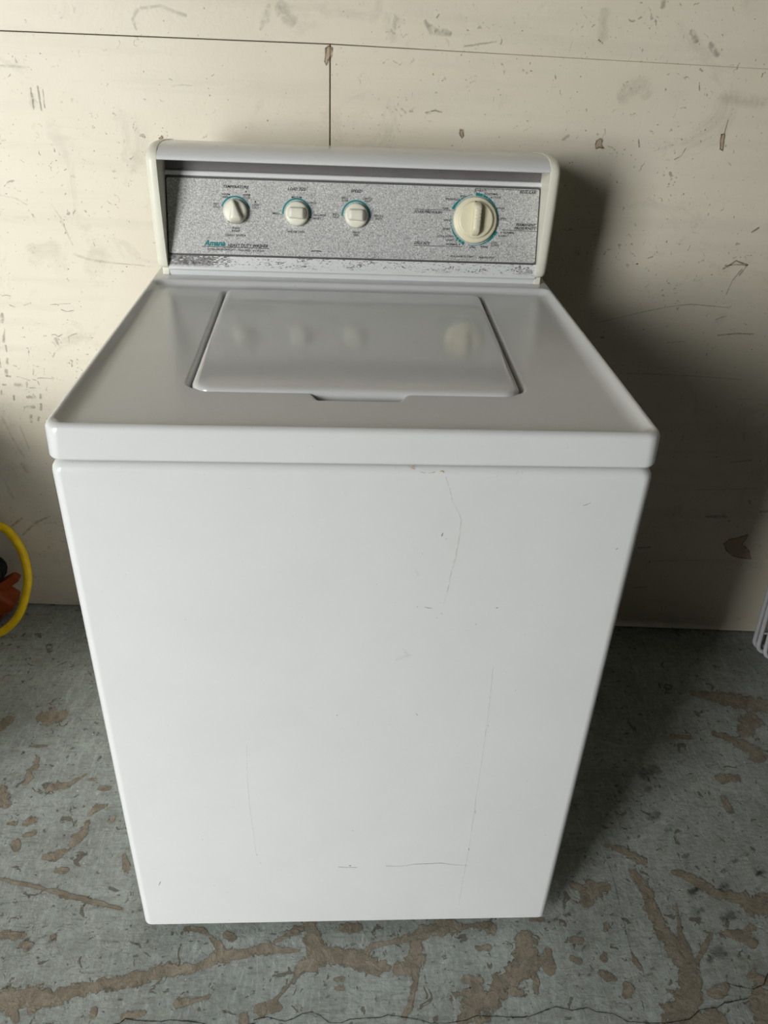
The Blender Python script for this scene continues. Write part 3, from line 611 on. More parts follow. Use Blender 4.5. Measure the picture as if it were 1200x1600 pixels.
def wall_material():
    m, nt, b, N, L = nodemat('cream_painted_board')
    geo = N.new('ShaderNodeNewGeometry').outputs['Position']
    big = noise(N, L, 1.6, 5, 0.6, 0.4, geo)
    c = ramp(N, L, big, [(0.25, lin(212, 203, 184)), (0.5, lin(222, 213, 194)), (0.78, lin(228, 221, 204))])
    # faint roller streaks and grimy clouds
    mp = N.new('ShaderNodeMapping'); mp.inputs['Scale'].default_value = (1.2, 1, 14); L.new(geo, mp.inputs['Vector'])
    st = noise(N, L, 2.2, 4, 0.6, 0.2, mp.outputs['Vector'])
    c = mix(N, L, mathn(N, L, 'MULTIPLY', ramp(N, L, st, [(0.5, BW(0)), (0.75, BW(1))]), 0.22), c, lin(186, 180, 164))
    gr = noise(N, L, 7, 6, 0.72, 1.2, geo)
    c = mix(N, L, mathn(N, L, 'MULTIPLY', ramp(N, L, gr, [(0.55, BW(0)), (0.75, BW(1))]), 0.36), c, lin(150, 144, 128))
    # small scattered scratches and specks
    sp = noise(N, L, 70, 3, 0.55, 1.5, geo)
    area = noise(N, L, 3.5, 3, 0.6, 0, geo)
    thr = mathn(N, L, 'MULTIPLY', ramp(N, L, sp, [(0.655, BW(0)), (0.70, BW(1))]), ramp(N, L, area, [(0.42, BW(0)), (0.60, BW(1))]))
    c = mix(N, L, mathn(N, L, 'MULTIPLY', thr, 0.55), c, lin(104, 96, 80))
    dots = noise(N, L, 170, 1, 0.4, 0, geo)
    c = mix(N, L, mathn(N, L, 'MULTIPLY', ramp(N, L, dots, [(0.76, BW(0)), (0.79, BW(1))]), 0.6), c, lin(90, 80, 66))
    L.new(c, b.inputs['Base Color'])
    b.inputs['Roughness'].default_value = 0.45
    b.inputs['Specular IOR Level'].default_value = 0.35
    h = mathn(N, L, 'ADD', noise(N, L, 60, 5, 0.7, 0.5, geo), mathn(N, L, 'MULTIPLY', noise(N, L, 9, 3, 0.6, 0.8, geo), 2.0))
    bump(N, L, b, h, 0.16, 0.003)
    return m

def floor_material():
    m, nt, b, N, L = nodemat('grey_painted_concrete')
    geo = N.new('ShaderNodeNewGeometry').outputs['Position']
    f = noise(N, L, 6, 8, 0.72, 0.8, geo)
    c = ramp(N, L, f, [(0.28, lin(132, 138, 133)), (0.5, lin(156, 163, 158)), (0.72, lin(176, 183, 178))])
    fine = noise(N, L, 55, 7, 0.75, 1.5, geo)
    c = mix(N, L, ramp(N, L, fine, [(0.40, BW(0.0)), (0.66, BW(0.5))]), c, lin(118, 118, 110))
    # scuffs and brush marks running several ways
    for rot, sc, col, amt in ((0.45, (9, 42, 1), lin(116, 115, 107), 0.5), (-0.9, (38, 7, 1), lin(192, 196, 190), 0.4), (1.35, (8, 60, 1), lin(112, 106, 94), 0.45), (-0.2, (30, 9, 1), lin(186, 192, 188), 0.35)):
        mp = N.new('ShaderNodeMapping')
        mp.inputs['Rotation'].default_value = (0, 0, rot)
        mp.inputs['Scale'].default_value = sc
        L.new(geo, mp.inputs['Vector'])
        s = noise(N, L, 1.2, 6, 0.72, 3.0, mp.outputs['Vector'])
        k = mathn(N, L, 'MULTIPLY', ramp(N, L, s, [(0.52, BW(0)), (0.66, BW(1))]), amt)
        c = mix(N, L, k, c, col)
    # small flaked chips
    s = noise(N, L, 34, 4, 0.6, 1.0, geo)
    chips = ramp(N, L, s, [(0.63, BW(0)), (0.65, BW(1))])
    c = mix(N, L, mathn(N, L, 'MULTIPLY', chips, 0.75), c, lin(92, 84, 70))
    s2 = noise(N, L, 95, 2, 0.5, 0.4, geo)
    c = mix(N, L, mathn(N, L, 'MULTIPLY', ramp(N, L, s2, [(0.66, BW(0)), (0.70, BW(1))]), 0.6), c, lin(66, 62, 55))
    s3 = noise(N, L, 130, 1, 0.5, 0.0, geo)
    c = mix(N, L, mathn(N, L, 'MULTIPLY', ramp(N, L, s3, [(0.775, BW(0)), (0.79, BW(1))]), 0.8), c, lin(214, 214, 206))
    L.new(c, b.inputs['Base Color'])
    b.inputs['Roughness'].default_value = 0.62
    b.inputs['Specular IOR Level'].default_value = 0.3
    h = mathn(N, L, 'SUBTRACT', mathn(N, L, 'ADD', noise(N, L, 60, 6, 0.7, 1.0, geo), noise(N, L, 14, 4, 0.6, 1.0, geo)), mathn(N, L, 'MULTIPLY', chips, 0.6))
    bump(N, L, b, h, 0.35, 0.004)
    return m

def concrete_material():
    """bare concrete where the floor paint has flaked away; the outline is broken up by noise"""
    m, nt, b, N, L = nodemat('bare_worn_concrete')
    geo = N.new('ShaderNodeNewGeometry').outputs['Position']
    f = noise(N, L, 45, 6, 0.72, 0.8, geo)
    c = ramp(N, L, f, [(0.28, lin(104, 97, 84)), (0.5, lin(134, 125, 109)), (0.74, lin(160, 152, 136))])
    s = noise(N, L, 260, 3, 0.6, 0, geo)
    c = mix(N, L, mathn(N, L, 'MULTIPLY', ramp(N, L, s, [(0.58, BW(0)), (0.66, BW(1))]), 0.5), c, lin(82, 75, 64))
    at = N.new('ShaderNodeAttribute'); at.attribute_name = 'fade'
    e = mathn(N, L, 'ADD', mathn(N, L, 'MULTIPLY', mathn(N, L, 'SUBTRACT', noise(N, L, 70, 7, 0.66, 0.5, geo), 0.5), 2.0), at.outputs['Fac'])
    a = ramp(N, L, e, [(0.36, BW(0)), (0.41, BW(1))])
    rim = ramp(N, L, e, [(0.40, BW(1)), (0.52, BW(0))])
    c = mix(N, L, mathn(N, L, 'MULTIPLY', rim, 0.45), c, lin(86, 78, 64))
    L.new(c, b.inputs['Base Color'])
    L.new(a, b.inputs['Alpha'])
    b.inputs['Roughness'].default_value = 0.85
    bump(N, L, b, f, 0.5, 0.004)
    return m

def decal_material(name, col, rough, nscale, lo, hi, strength=1.0):
    """wear marks: colour of the mark, its edge broken up by noise and faded by the mesh's own fade attribute"""
    m, nt, b, N, L = nodemat(name)
    geo = N.new('ShaderNodeNewGeometry').outputs['Position']
    at = N.new('ShaderNodeAttribute'); at.attribute_name = 'fade'
    n = ramp(N, L, noise(N, L, nscale, 4, 0.65, 0.6, geo), [(lo, BW(0)), (hi, BW(1))])
    a = mathn(N, L, 'MULTIPLY', mathn(N, L, 'MULTIPLY', at.outputs['Fac'], n), strength, True)
    b.inputs['Base Color'].default_value = col
    b.inputs['Roughness'].default_value = rough
    b.inputs['Specular IOR Level'].default_value = 0.3
    L.new(a, b.inputs['Alpha'])
    return m

def speckle_material():
    m, nt, b, N, L = nodemat('silver_speckled_film')
    v = objco(N, L)
    f = noise(N, L, 620, 2, 0.5, 0, v)
    f2 = noise(N, L, 300, 2, 0.5, 0, v)
    c = ramp(N, L, f, [(0.30, lin(120, 120, 119)), (0.5, lin(180, 180, 178)), (0.70, lin(232, 232, 230))])
    c = mix(N, L, 0.30, c, ramp(N, L, f2, [(0.35, lin(138, 136, 134)), (0.65, lin(214, 214, 213))]))
    L.new(c, b.inputs['Base Color'])
    b.inputs['Roughness'].default_value = 0.38
    b.inputs['Specular IOR Level'].default_value = 0.4
    return m

def worn_strip_material():
    """white painted metal, the paint rubbed through to grey along the strip under the panel"""
    m, nt, b, N, L = nodemat('worn_white_strip')
    v = objco(N, L)
    mp = N.new('ShaderNodeMapping'); mp.inputs['Scale'].default_value = (95, 200, 260); L.new(v, mp.inputs['Vector'])
    f = noise(N, L, 1.0, 4, 0.65, 2.0, mp.outputs['Vector'])
    sep = N.new('ShaderNodeSeparateXYZ'); L.new(v, sep.inputs['Vector'])
    patch = noise(N, L, 16, 2, 0.5, 0, v)
    left = ramp(N, L, mathn(N, L, 'ADD', sep.outputs['X'], 0.5), [(0.265, BW(0.17)), (0.30, BW(0.0))])
    zz = mathn(N, L, 'MULTIPLY', mathn(N, L, 'SUBTRACT', sep.outputs['Z'], 0.90), 20.0)
    hi = ramp(N, L, zz, [(0.30, BW(0)), (0.42, BW(1)), (0.67, BW(1)), (0.70, BW(0))])
    t = mathn(N, L, 'ADD', mathn(N, L, 'ADD', f, left), mathn(N, L, 'MULTIPLY', mathn(N, L, 'SUBTRACT', patch, 0.5), 0.25))
    mk = mathn(N, L, 'MULTIPLY', ramp(N, L, t, [(0.565, BW(0)), (0.595, BW(1))]), hi)
    grey = ramp(N, L, noise(N, L, 200, 3, 0.6, 0, v), [(0.35, lin(70, 68, 66)), (0.65, lin(146, 144, 142))])
    c = mix(N, L, mk, (0.70, 0.705, 0.705, 1), grey)
    L.new(c, b.inputs['Base Color'])
    b.inputs['Roughness'].default_value = 0.32
    return m

M_ENAMEL = enamel_material()
M_WALL = wall_material()
M_FLOOR = floor_material()
M_BARE = concrete_material()
M_SCUFF = decal_material('dark_scuff', lin(92, 86, 74), 0.7, 90, 0.30, 0.55, 1.0)
M_CHIP = decal_material('torn_board', lin(182, 158, 130), 0.9, 60, 0.0, 0.02, 1.0)
M_CHIPEDGE = decal_material('torn_board_edge', lin(104, 74, 48), 0.9, 120, 0.34, 0.56, 0.75)
M_CRACK = decal_material('crack_dirt', lin(34, 30, 26), 0.95, 160, 0.22, 0.4, 1.0)
M_SPOT = decal_material('oil_spot', lin(46, 45, 42), 0.6, 120, 0.30, 0.55, 0.55)
M_SCRATCH = decal_material('paint_scratch', lin(96, 92, 86), 0.6, 200, 0.25, 0.45, 0.9)
M_CREASE = decal_material('dent_crease', lin(192, 186, 166), 0.4, 90, 0.30, 0.60, 0.30)
M_RUST = decal_material('rust', lin(186, 146, 84), 0.8, 260, 0.30, 0.5, 0.9)
M_SPECKLE = speckle_material()
M_STRIP = worn_strip_material()
M_CREAM = plain('cream_plastic', lin(226, 224, 208), 0.36, 0.45, vary=0.03)
M_KNOB = plain('ivory_knob_plastic', lin(224, 222, 206), 0.34, 0.5, vary=0.03)
M_DIAL = plain('yellowed_knob_plastic', lin(226, 219, 190), 0.36, 0.5, vary=0.03)
M_INK = plain('black_ink', lin(38, 38, 40), 0.6, 0.2)
M_TEAL = plain('teal_ink', lin(28, 122, 122), 0.5, 0.3)
M_PALE = plain('pale_teal_ink', lin(150, 178, 178), 0.5, 0.3)
M_GASKET = plain('dark_grey_channel', lin(84, 82, 82), 0.6, 0.3)
M_RECESS = plain('grey_recess_plate', lin(112, 108, 109), 0.5, 0.3)
M_BACK = plain('dusty_seam', lin(104, 92, 80), 0.9, 0.2)
M_DARK = plain('black_rubber', lin(30, 30, 30), 0.7, 0.3)
M_HOSE = plain('yellow_hose_rubber', lin(252, 204, 18), 0.42, 0.4, vary=0.16, vscale=45, bumps=0.2)
M_ORANGE = plain('dirty_orange_plastic', lin(150, 66, 24), 0.5, 0.4, vary=0.25, vscale=30)
M_BLACK = plain('black_plastic', lin(22, 22, 26), 0.4, 0.5)
M_WIRE = plain('white_coated_wire', lin(206, 206, 208), 0.4, 0.4)
M_STEEL = plain('dark_grey_steel', lin(64, 66, 68), 0.5, 0.4, vary=0.05)
M_CEIL = plain('dim_ceiling_board', lin(52, 47, 42), 0.9, 0.2, vary=0.1, vscale=3)
M_SIDE = plain('shed_side_boards', lin(52, 47, 42), 0.9, 0.2, vary=0.12, vscale=3)
M_DRIVE = plain('driveway_concrete', lin(110, 108, 104), 0.9, 0.2, vary=0.1, vscale=4)

# ------------------------------------------------------------------ setting: wall, floor, garage shell
WYAW = -0.0564
WY = 0.801
W_AX = Vector((math.cos(WYAW), math.sin(WYAW), 0))
W_N = Vector((math.sin(WYAW), -math.cos(WYAW), 0))      # towards the room
def wp(s, z, out=0.0):
    return Vector((0, WY, 0)) + W_AX * s + Vector((0, 0, z)) + W_N * out

wall = tag(empty('wall_back', (0, WY, 0)), kind='structure')
def wall_panel(outline):
    """one sheet of wall board, 12 mm thick, outline of (s, z) counter-clockwise, slightly eased edges"""
    edge = offset(outline, 0.0008)
    loops = [[wp(s, z, -0.012) for s, z in outline], [wp(s, z, -0.0008) for s, z in outline], [wp(s, z, 0.0) for s, z in edge]]
    v, f = loft(loops)
    o = build('wall_panel', v, f, M_WALL, None, smooth=False)
    o.parent = wall
    o.matrix_parent_inverse = Matrix.Translation((0, -WY, 0))
    return o
SEAM = lambda s: 1.2273 + (s + 0.5976) * 0.0031 if s < -0.0436 else 1.2290 - (s + 0.0436) * 0.0109
VS = -0.0436
wall_panel([(-3.38, 0.003), (VS - 0.0014, 0.003), (VS - 0.0010, SEAM(VS) - 0.0007), (-0.9, SEAM(-0.9) - 0.0008), (-3.38, SEAM(-0.9) - 0.0008)])
wall_panel([(VS + 0.0012, 0.003), (3.1, 0.003), (3.1, 1.2145), (0.70, SEAM(0.70) - 0.0001), (0.26, SEAM(0.26) - 0.0002), (VS + 0.0010, SEAM(VS) - 0.0006)])
wall_panel([(-3.38, SEAM(-0.9) + 0.0007), (-0.9, SEAM(-0.9) + 0.0007), (VS, SEAM(VS) + 0.0007), (0.26, SEAM(0.26) + 0.0002), (0.70, SEAM(0.70) + 0.0001), (3.1, 1.2146), (3.1, 2.695), (-3.38, 2.695)])
back = [(-3.38, 0.0), (3.1, 0.0), (3.1, 2.695), (-3.38, 2.695)]
v, f = loft([[wp(s, z, -0.06) for s, z in back], [wp(s, z, -0.0125) for s, z in back]])
o = build('wall_backing', v, f, M_BACK, wall, smooth=False)
o.matrix_parent_inverse = Matrix.Translation((0, -WY, 0))

rng = random.Random(7)
def ribbon(pts, place, V, F, A, alpha, soft=True, jag=0.0, step=None, ends=True, power=0.6):
    """strip of marks through (a, b, width); 'place' puts (a, b) on the surface"""
    P = [Vector((p[0], p[1])) for p in pts]; Wd = [p[2] for p in pts]
    if len(P) == 1:
        r = Wd[0] / 2
        P = [P[0] - Vector((r * 0.7, 0)), P[0] + Vector((r * 0.7, 0))]; Wd = [2 * r * 0.9] * 2
    # resample
    Q, WQ = [], []
    for i in range(len(P) - 1):
        d = (P[i + 1] - P[i]).length
        k = max(1, int(d / (step or max(0.004, d / 4))))
        for j in range(k):
            t = j / k
            Q.append(P[i].lerp(P[i + 1], t)); WQ.append(Wd[i] * (1 - t) + Wd[i + 1] * t)
    Q.append(P[-1]); WQ.append(Wd[-1])
    if ends:
        d0 = (Q[0] - Q[1]).normalized(); d1 = (Q[-1] - Q[-2]).normalized()
        a0, w0, a1, w1 = Q[0], WQ[0], Q[-1], WQ[-1]
        Q = [a0 + d0 * w0 * 0.42, a0 + d0 * w0 * 0.28] + Q + [a1 + d1 * w1 * 0.28, a1 + d1 * w1 * 0.42]
        WQ = [w0 * 0.3, w0 * 0.75] + WQ + [w1 * 0.75, w1 * 0.3]
    b = len(V)
    m = len(Q)
    cols = 5 if soft else 3
    for i in range(m):
        t = Q[min(i + 1, m - 1)] - Q[max(i - 1, 0)]
        t.normalize()
        n = Vector((-t.y, t.x))
        hl = WQ[i] / 2 * (1 + (rng.uniform(-jag, jag))); hr = WQ[i] / 2 * (1 + rng.uniform(-jag, jag))
        sh = n * rng.uniform(-jag, jag) * WQ[i] * 0.18
        for c in range(cols):
            u = -1 + 2 * c / (cols - 1)
            q = Q[i] + sh + n * (hl if u < 0 else hr) * u
            V.append(place(q.x, q.y))
            e = 1.0
            if soft:
                e = max(0.0, 1 - abs(u)) ** power
                if i == 0 or i == m - 1: e = 0.0
            A.append(alpha * e)
    for i in range(m - 1):
        for c in range(cols - 1):
            k = b + i * cols + c
            F.append((k, k + 1, k + cols + 1, k + cols))

def marks(name, mat, parent, items, place, soft=True, jag=0.0, step=None, inv=None, power=0.6):
    V, F, A = [], [], []
    for n, (al, pts) in enumerate(items):
        lift = 0.000004 * n
        ribbon(pts, lambda a, b, l=lift: place(a, b, l), V, F, A, al, soft, jag, step, True, power)
    o = build(name, V, F, mat, parent, smooth=False, alpha=A)
    if inv is not None: o.matrix_parent_inverse = inv
    o['kind'] = 'stuff'
    return o

WINV = Matrix.Translation((0, -WY, 0))
marks('scuff_marks', M_SCUFF, wall, [(a * 0.9, p) for a, p in WALL_SCUFFS], lambda s, z, l: wp(s, z, 0.0004 + l), jag=0.25, inv=WINV)
def fan(poly, place, V, F, A, alpha):
    c = Vector((sum(p[0] for p in poly) / len(poly), sum(p[1] for p in poly) / len(poly)))
    b = len(V)
    V.append(place(c.x, c.y)); A.append(alpha)
    for p in poly: V.append(place(*p)); A.append(alpha)
    for i in range(len(poly)): F.append((b, b + 1 + i, b + 1 + (i + 1) % len(poly)))
V, F, A = [], [], []
for poly in WALL_CHIPS: fan(poly, lambda s, z: wp(s, z, 0.0011), V, F, A, 0.45)
o = build('torn_spots', V, F, M_CHIP, wall, smooth=False, alpha=A); o.matrix_parent_inverse = WINV; o['kind'] = 'stuff'
marks('torn_edges', M_CHIPEDGE, wall, [(1.0, [(p[0], p[1], 0.0032) for p in poly + poly[:1]]) for poly in WALL_CHIPS], lambda s, z, l: wp(s, z, 0.0012 + l), jag=0.5, inv=WINV)

fl = build('floor', *box(-3.4, 3.2, DOOR_Y, 1.0, -0.12, 0.0), M_FLOOR, None, smooth=False)
tag(fl, kind='structure')
marks('bare_patches', M_BARE, fl, [(1.0, [(x, y, w * 1.55) for x, y, w in p]) for p in FLOOR_PATCHES], lambda x, y, l: (x, y, 0.0004 + l), jag=0.2, step=0.008, power=1.0)
marks('crack_lines', M_CRACK, fl, [(1.0 if k < 4 else 0.5, p) for k, p in enumerate(FLOOR_CRACKS)], lambda x, y, l: (x, y, 0.0012 + l), soft=True, jag=0.6, step=0.004)
marks('oil_spots', M_SPOT, fl, [(0.85, [(x - r * 0.5, y - r * 0.2, r * 1.5), (x + r * 0.5, y + r * 0.3, r * 1.3)]) for x, y, r in FLOOR_SPOTS], lambda x, y, l: (x, y, 0.0014 + l), jag=0.4)
FP_INV = None

DY = DOOR_Y
tag(build('driveway', *box(-8, 8, -9, DY - 0.06, -0.2, -0.06), M_DRIVE, None, smooth=False), kind='structure')
tag(build('ceiling', *box(-3.4, 3.2, DY, 1.0, 2.70, 2.76), M_CEIL, None, smooth=False), kind='structure')
tag(build('wall_left', *box(-3.46, -3.4, DY - 0.06, 1.0, -0.12, 2.76), M_SIDE, None, smooth=False), kind='structure')
tag(build('wall_right', *box(3.2, 3.26, DY - 0.06, 0.93, -0.12, 2.76), M_SIDE, None, smooth=False), kind='structure')
tag(build('wall_front', *join(box(DOOR_X1, 3.2, DY - 0.06, DY, -0.12, 2.76), box(-3.4, DOOR_X0, DY - 0.06, DY, -0.12, 2.76), box(DOOR_X0, DOOR_X1, DY - 0.06, DY, DOOR_TOP, 2.76)), M_SIDE, None, smooth=False), kind='structure')

# ------------------------------------------------------------------ the washing machine
washer = tag(empty('washing_machine', (0, 0.33, 0)),
             'white top-loading washing machine with silver speckled control panel in front of cream wall', 'washing machine')
WM = Matrix.Translation((0, -0.33, 0))
def part(name, vf, mat, parent=None, **k):
    o = build(name, vf[0], vf[1], mat, parent or washer, **k)
    o.matrix_parent_inverse = WM if (parent is None or parent is washer) else Matrix.Identity(4)
    return o

CX, CYF, CYB = 0.325, 0.0, 0.665
cab_loops = []
for z, ins in ((0.0205, 0.004), (0.0215, 0.0012), (0.0240, 0.0), (0.8450, 0.0), (0.8490, 0.0008), (0.8525, 0.0030), (0.8548, 0.0062), (0.8560, 0.0105), (0.8563, 0.016)):
    cab_loops.append([(x, y, z) for x, y in rrect(-CX + ins, CX - ins, CYF + ins, CYB - ins, max(0.0125 - ins * 0.3, 0.005), 8)])
cabinet = part('cabinet', loft(cab_loops), M_ENAMEL)
part('seam_gasket', loft([[(x, y, z) for x, y in rrect(-0.316, 0.316, 0.010, 0.65, 0.008, 4)] for z in (0.8555, 0.8625)]), M_GASKET)
for sx in (-0.27, 0.27):
    for y in (0.06, 0.60):
        part('foot', xform(lathe([(0.020, 0.0), (0.021, 0.004), (0.018, 0.009), (0.007, 0.010), (0.007, 0.030)], 20), Matrix.Translation((sx, y, 0))), M_DARK)

def front_marks(kind, mat, lift):
    it = [(1.0, p) for k, p in FRONT_MARKS if k == kind]
    o = marks(kind + '_marks', mat, cabinet, it, lambda x, z, l: (x, -0.0003 - lift - l, z), jag=0.3)
    return o
front_marks('scratch', M_SCRATCH, 0.0)
front_marks('crease', M_CREASE, 0.0002)
SM = [(0.06, p) for k, p in FRONT_MARKS if k == 'smudge']
marks('smudge_marks', M_SCRATCH, cabinet, SM, lambda x, z, l: (x, -0.0003, z), jag=0.3)
marks('rust_marks', M_RUST, cabinet, [(1.0, p) for k, p in FRONT_MARKS if k == 'rust'], lambda x, z, l: (x, -0.0004 + max(0.0, z - 0.845) * 0.35, z), jag=0.3)

# top with raised rim, sunken deck and lid opening
def xs_loop(xf, xr, y0, y1, r, z, rb=None):
    rb = rb or r
    return [(x, y, z) for x, y in rpoly([(-xf, y0), (xf, y0), (xr, y1), (-xr, y1)], [r, r, rb, rb], 7)]
TOP = [xs_loop(0.3195, 0.3195, 0.0020, 0.672, 0.012, 0.8600),
       xs_loop(0.3225, 0.3225, -0.0015, 0.674, 0.014, 0.8610),
       xs_loop(0.3240, 0.3240, -0.0035, 0.676, 0.015, 0.8645),
       xs_loop(0.3232, 0.3242, -0.0050, 0.676, 0.017, 0.8920),
       xs_loop(0.3227, 0.3240, -0.0046, 0.675, 0.017, 0.8970),
       xs_loop(0.3212, 0.3228, -0.0030, 0.672, 0.016, 0.9000),
       xs_loop(0.3190, 0.3205, -0.0004, 0.665, 0.015, 0.9018),
       xs_loop(0.3165, 0.3185, 0.0022, 0.540, 0.014, 0.9022),
       xs_loop(0.3142, 0.3165, 0.0046, 0.5375, 0.0135, 0.9014),
       xs_loop(0.3115, 0.3145, 0.0066, 0.5350, 0.013, 0.8990),
       xs_loop(0.3080, 0.3110, 0.0085, 0.5325, 0.012, 0.8962),
       xs_loop(0.3030, 0.3060, 0.0110, 0.5300, 0.011, 0.8942),
       xs_loop(0.2970, 0.3000, 0.0150, 0.5270, 0.010, 0.8935),
       xs_loop(0.2930, 0.2960, 0.0180, 0.5240, 0.010, 0.8935)]
DECK = 0.8935
open_xy = rpoly([(-0.2035, 0.1150), (-0.060, 0.1150), (-0.049, 0.0880), (0.050, 0.0880), (0.064, 0.1150), (0.2035, 0.1150), (0.2115, 0.5160), (-0.2115, 0.5160)],
                [0.022, 0.012, 0.008, 0.008, 0.012, 0.022, 0.016, 0.016], 6)
LIP = [(0.0, DECK), (0.0022, DECK - 0.0004), (0.0045, DECK - 0.0022), (0.0062, DECK - 0.0055), (0.0075, DECK - 0.0120), (0.0085, DECK - 0.0220)]
lip_loops = [[(x, y, z) for x, y in offset(open_xy, d)] for d, z in LIP]
def top_mesh():
    bm = bmesh.new()
    def add(loops, flip):
        vs = [[bm.verts.new(p) for p in lp] for lp in loops]
        n = len(vs[0])
        for a, b in zip(vs, vs[1:]):
            for j in range(n):
                q = (a[j], a[(j + 1) % n], b[(j + 1) % n], b[j])
                bm.faces.new(q[::-1] if flip else q)
        return vs
    a = add(TOP, False)
    b = add(lip_loops, False)
    ring = lambda lp: [bm.edges.get((lp[j], lp[(j + 1) % len(lp)])) for j in range(len(lp))]
    bmesh.ops.triangle_fill(bm, use_beauty=True, use_dissolve=False, edges=ring(a[-1]) + ring(b[0]))
    bm.faces.new(b[-1][::-1])
    bm.faces.new(a[0][::-1])
    bmesh.ops.recalc_face_normals(bm, faces=bm.faces)
    bm.verts.index_update()
    V = [v.co.copy() for v in bm.verts]; F = [tuple(v.index for v in f.verts) for f in bm.faces]
    bm.free()
    return V, F
top = part('top_panel', top_mesh(), M_ENAMEL)

lid_xy = rpoly([(-0.1930, 0.1085), (0.1930, 0.1085), (0.2005, 0.5105), (-0.2005, 0.5105)], [0.024, 0.024, 0.016, 0.016], 9)
lid_loops = [[(x, y, z) for x, y in offset(lid_xy, d)] for d, z in
             ((0.004, 0.8760), (0.0012, 0.8775), (0.0, 0.8810), (0.0, 0.8905), (0.0008, 0.8945), (0.0026, 0.8968), (0.0055, 0.8980), (0.010, 0.8984))]
lx, ly = 0.0, 0.31
for sc, dz in ((0.90, 0.0002), (0.6, 0.0005), (0.25, 0.0006)):
    lid_loops.append([(lx + (x - lx) * sc, ly + (y - ly) * sc, 0.8984 + dz) for x, y, z in lid_loops[7]])
M_LID = enamel_material('white_enamel_lid', 0.09, 0.14)
lid = part('lid', loft(lid_loops), M_LID)
for sx in (-0.198, 0.198):
    part('hinge_pin', xform(lathe([(0.003, -0.006), (0.003, 0.006)], 12), Matrix.Translation((sx, 0.508, 0.884)) @ Matrix.Rotation(math.pi / 2, 4, 'Y')), M_DARK)

# ------------------------------------------------------------------ console
def extrude_x(prof, x0, x1):
    return loft([[(x0, y, z) for y, z in prof], [(x1, y, z) for y, z in prof]])
fascia = part('console_body', extrude_x([(0.5665, 0.9020), (0.5645, 0.9085), (0.5630, 0.9105), (0.5600, 0.9125), (0.5598, 0.9165), (0.5652, 0.9332), (0.5692, 0.9342),
      (0.6065, 1.0470), (0.6012, 1.0474), (0.6006, 1.0490), (0.6020, 1.0524), (0.6045, 1.0538), (0.6150, 1.0542), (0.6150, 1.0810), (0.690, 1.0810), (0.690, 0.9020)][::-1], -0.2985, 0.2985), M_STRIP)
mark_sharp(fascia, 40)
VIS = [(0.5560, 1.0752), (0.5532, 1.0752), (0.5517, 1.0764), (0.5514, 1.0782), (0.5535, 1.0815), (0.5585, 1.0860), (0.5670, 1.0898), (0.5790, 1.0926), (0.5950, 1.0940), (0.6200, 1.0936),
       (0.6600, 1.0905), (0.690, 1.0865), (0.690, 1.0800), (0.6300, 1.0798), (0.5640, 1.0758)]
visor = part('console_visor', extrude_x(VIS[::-1], -0.2985, 0.2985), M_ENAMEL)
mark_sharp(visor, 60)
part('visor_recess', box(-0.2984, 0.2984, 0.6080, 0.6149, 1.0543, 1.0795), M_RECESS, smooth=False)  # dark grey plate across the back of the recess under the visor
CAP = [(0.5680, 0.9125), (0.5610, 0.9140), (0.5570, 0.9180), (0.5545, 0.9260), (0.5520, 0.9500), (0.5500, 0.9900), (0.5492, 1.0300), (0.5492, 1.0600), (0.5500, 1.0740), (0.5530, 1.0815),
       (0.5585, 1.0870), (0.5670, 1.0910), (0.5790, 1.0936), (0.5950, 1.0948), (0.6200, 1.0944), (0.6600, 1.0915), (0.7000, 1.0870), (0.7000, 0.9125)]
capccw = CAP[::-1] if sum(a[0] * b[1] - b[0] * a[1] for a, b in zip(CAP, CAP[1:] + CAP[:1])) < 0 else CAP
for s in (-1, 1):
    lp = []
    for x, d in ((0.2985, 0.0012), (0.2990, 0.0), (0.3060, 0.0), (0.3100, 0.0008), (0.3130, 0.0028), (0.3150, 0.0060), (0.3160, 0.0105)):
        lp.append([(s * x, y, z) for y, z in offset(capccw, d)])
    o = part('console_end_cap', loft(lp), M_CREAM)
    part('end_cap_foot', box(*sorted((s * 0.2985, s * 0.3095)), 0.5640, 0.69, 0.9015, 0.9145, 0.0015), M_CREAM)

# control panel (leaning plate)
PO = Vector((0, 0.5635, 0.9335))
PD = Vector((0, 0.037, 0.117)).normalized()
PN = Vector((0, -PD.z, PD.y))
PLEN = 0.1160
PM = Matrix(((1, 0, 0, 0), (0, PD.y, PN.y, PO.y), (0, PD.z, PN.z, PO.z), (0, 0, 0, 1)))   # (u, v, n) -> world
plate_xy = rrect(-0.2962, 0.2962, 0.0030, PLEN, 0.003, 4)
gas_xy = rrect(-0.2978, 0.2978, 0.0000, PLEN + 0.0030, 0.004, 4)
gasket = part('panel_channel', xform(loft([[(u, v, n) for u, v in gas_xy] for n in (-0.006, -0.0014)]), PM), M_GASKET, smooth=False)
panel = part('control_panel', xform(loft([[(u, v, -0.004) for u, v in plate_xy], [(u, v, -0.0004) for u, v in plate_xy], [(u, v, 0.0) for u, v in offset(plate_xy, 0.0005)]]), PM), M_SPECKLE, smooth=False)

def text_mesh(s, shear, bold):
    cu = bpy.data.curves.new('lettering', 'FONT')
    cu.body = s
    cu.shear = shear
    cu.offset = bold
    cu.align_x = 'LEFT'
    cu.resolution_u = 2
    ob = bpy.data.objects.new('lettering', cu)
    COL.objects.link(ob)
    dg = bpy.context.evaluated_depsgraph_get()
    ev = ob.evaluated_get(dg)
    me = ev.to_mesh()
    V = [v.co.copy() for v in me.vertices]
    F = [tuple(p.vertices) for p in me.polygons]
    ev.to_mesh_clear()
    bpy.data.objects.remove(ob)
    bpy.data.curves.remove(cu)
    return V, F

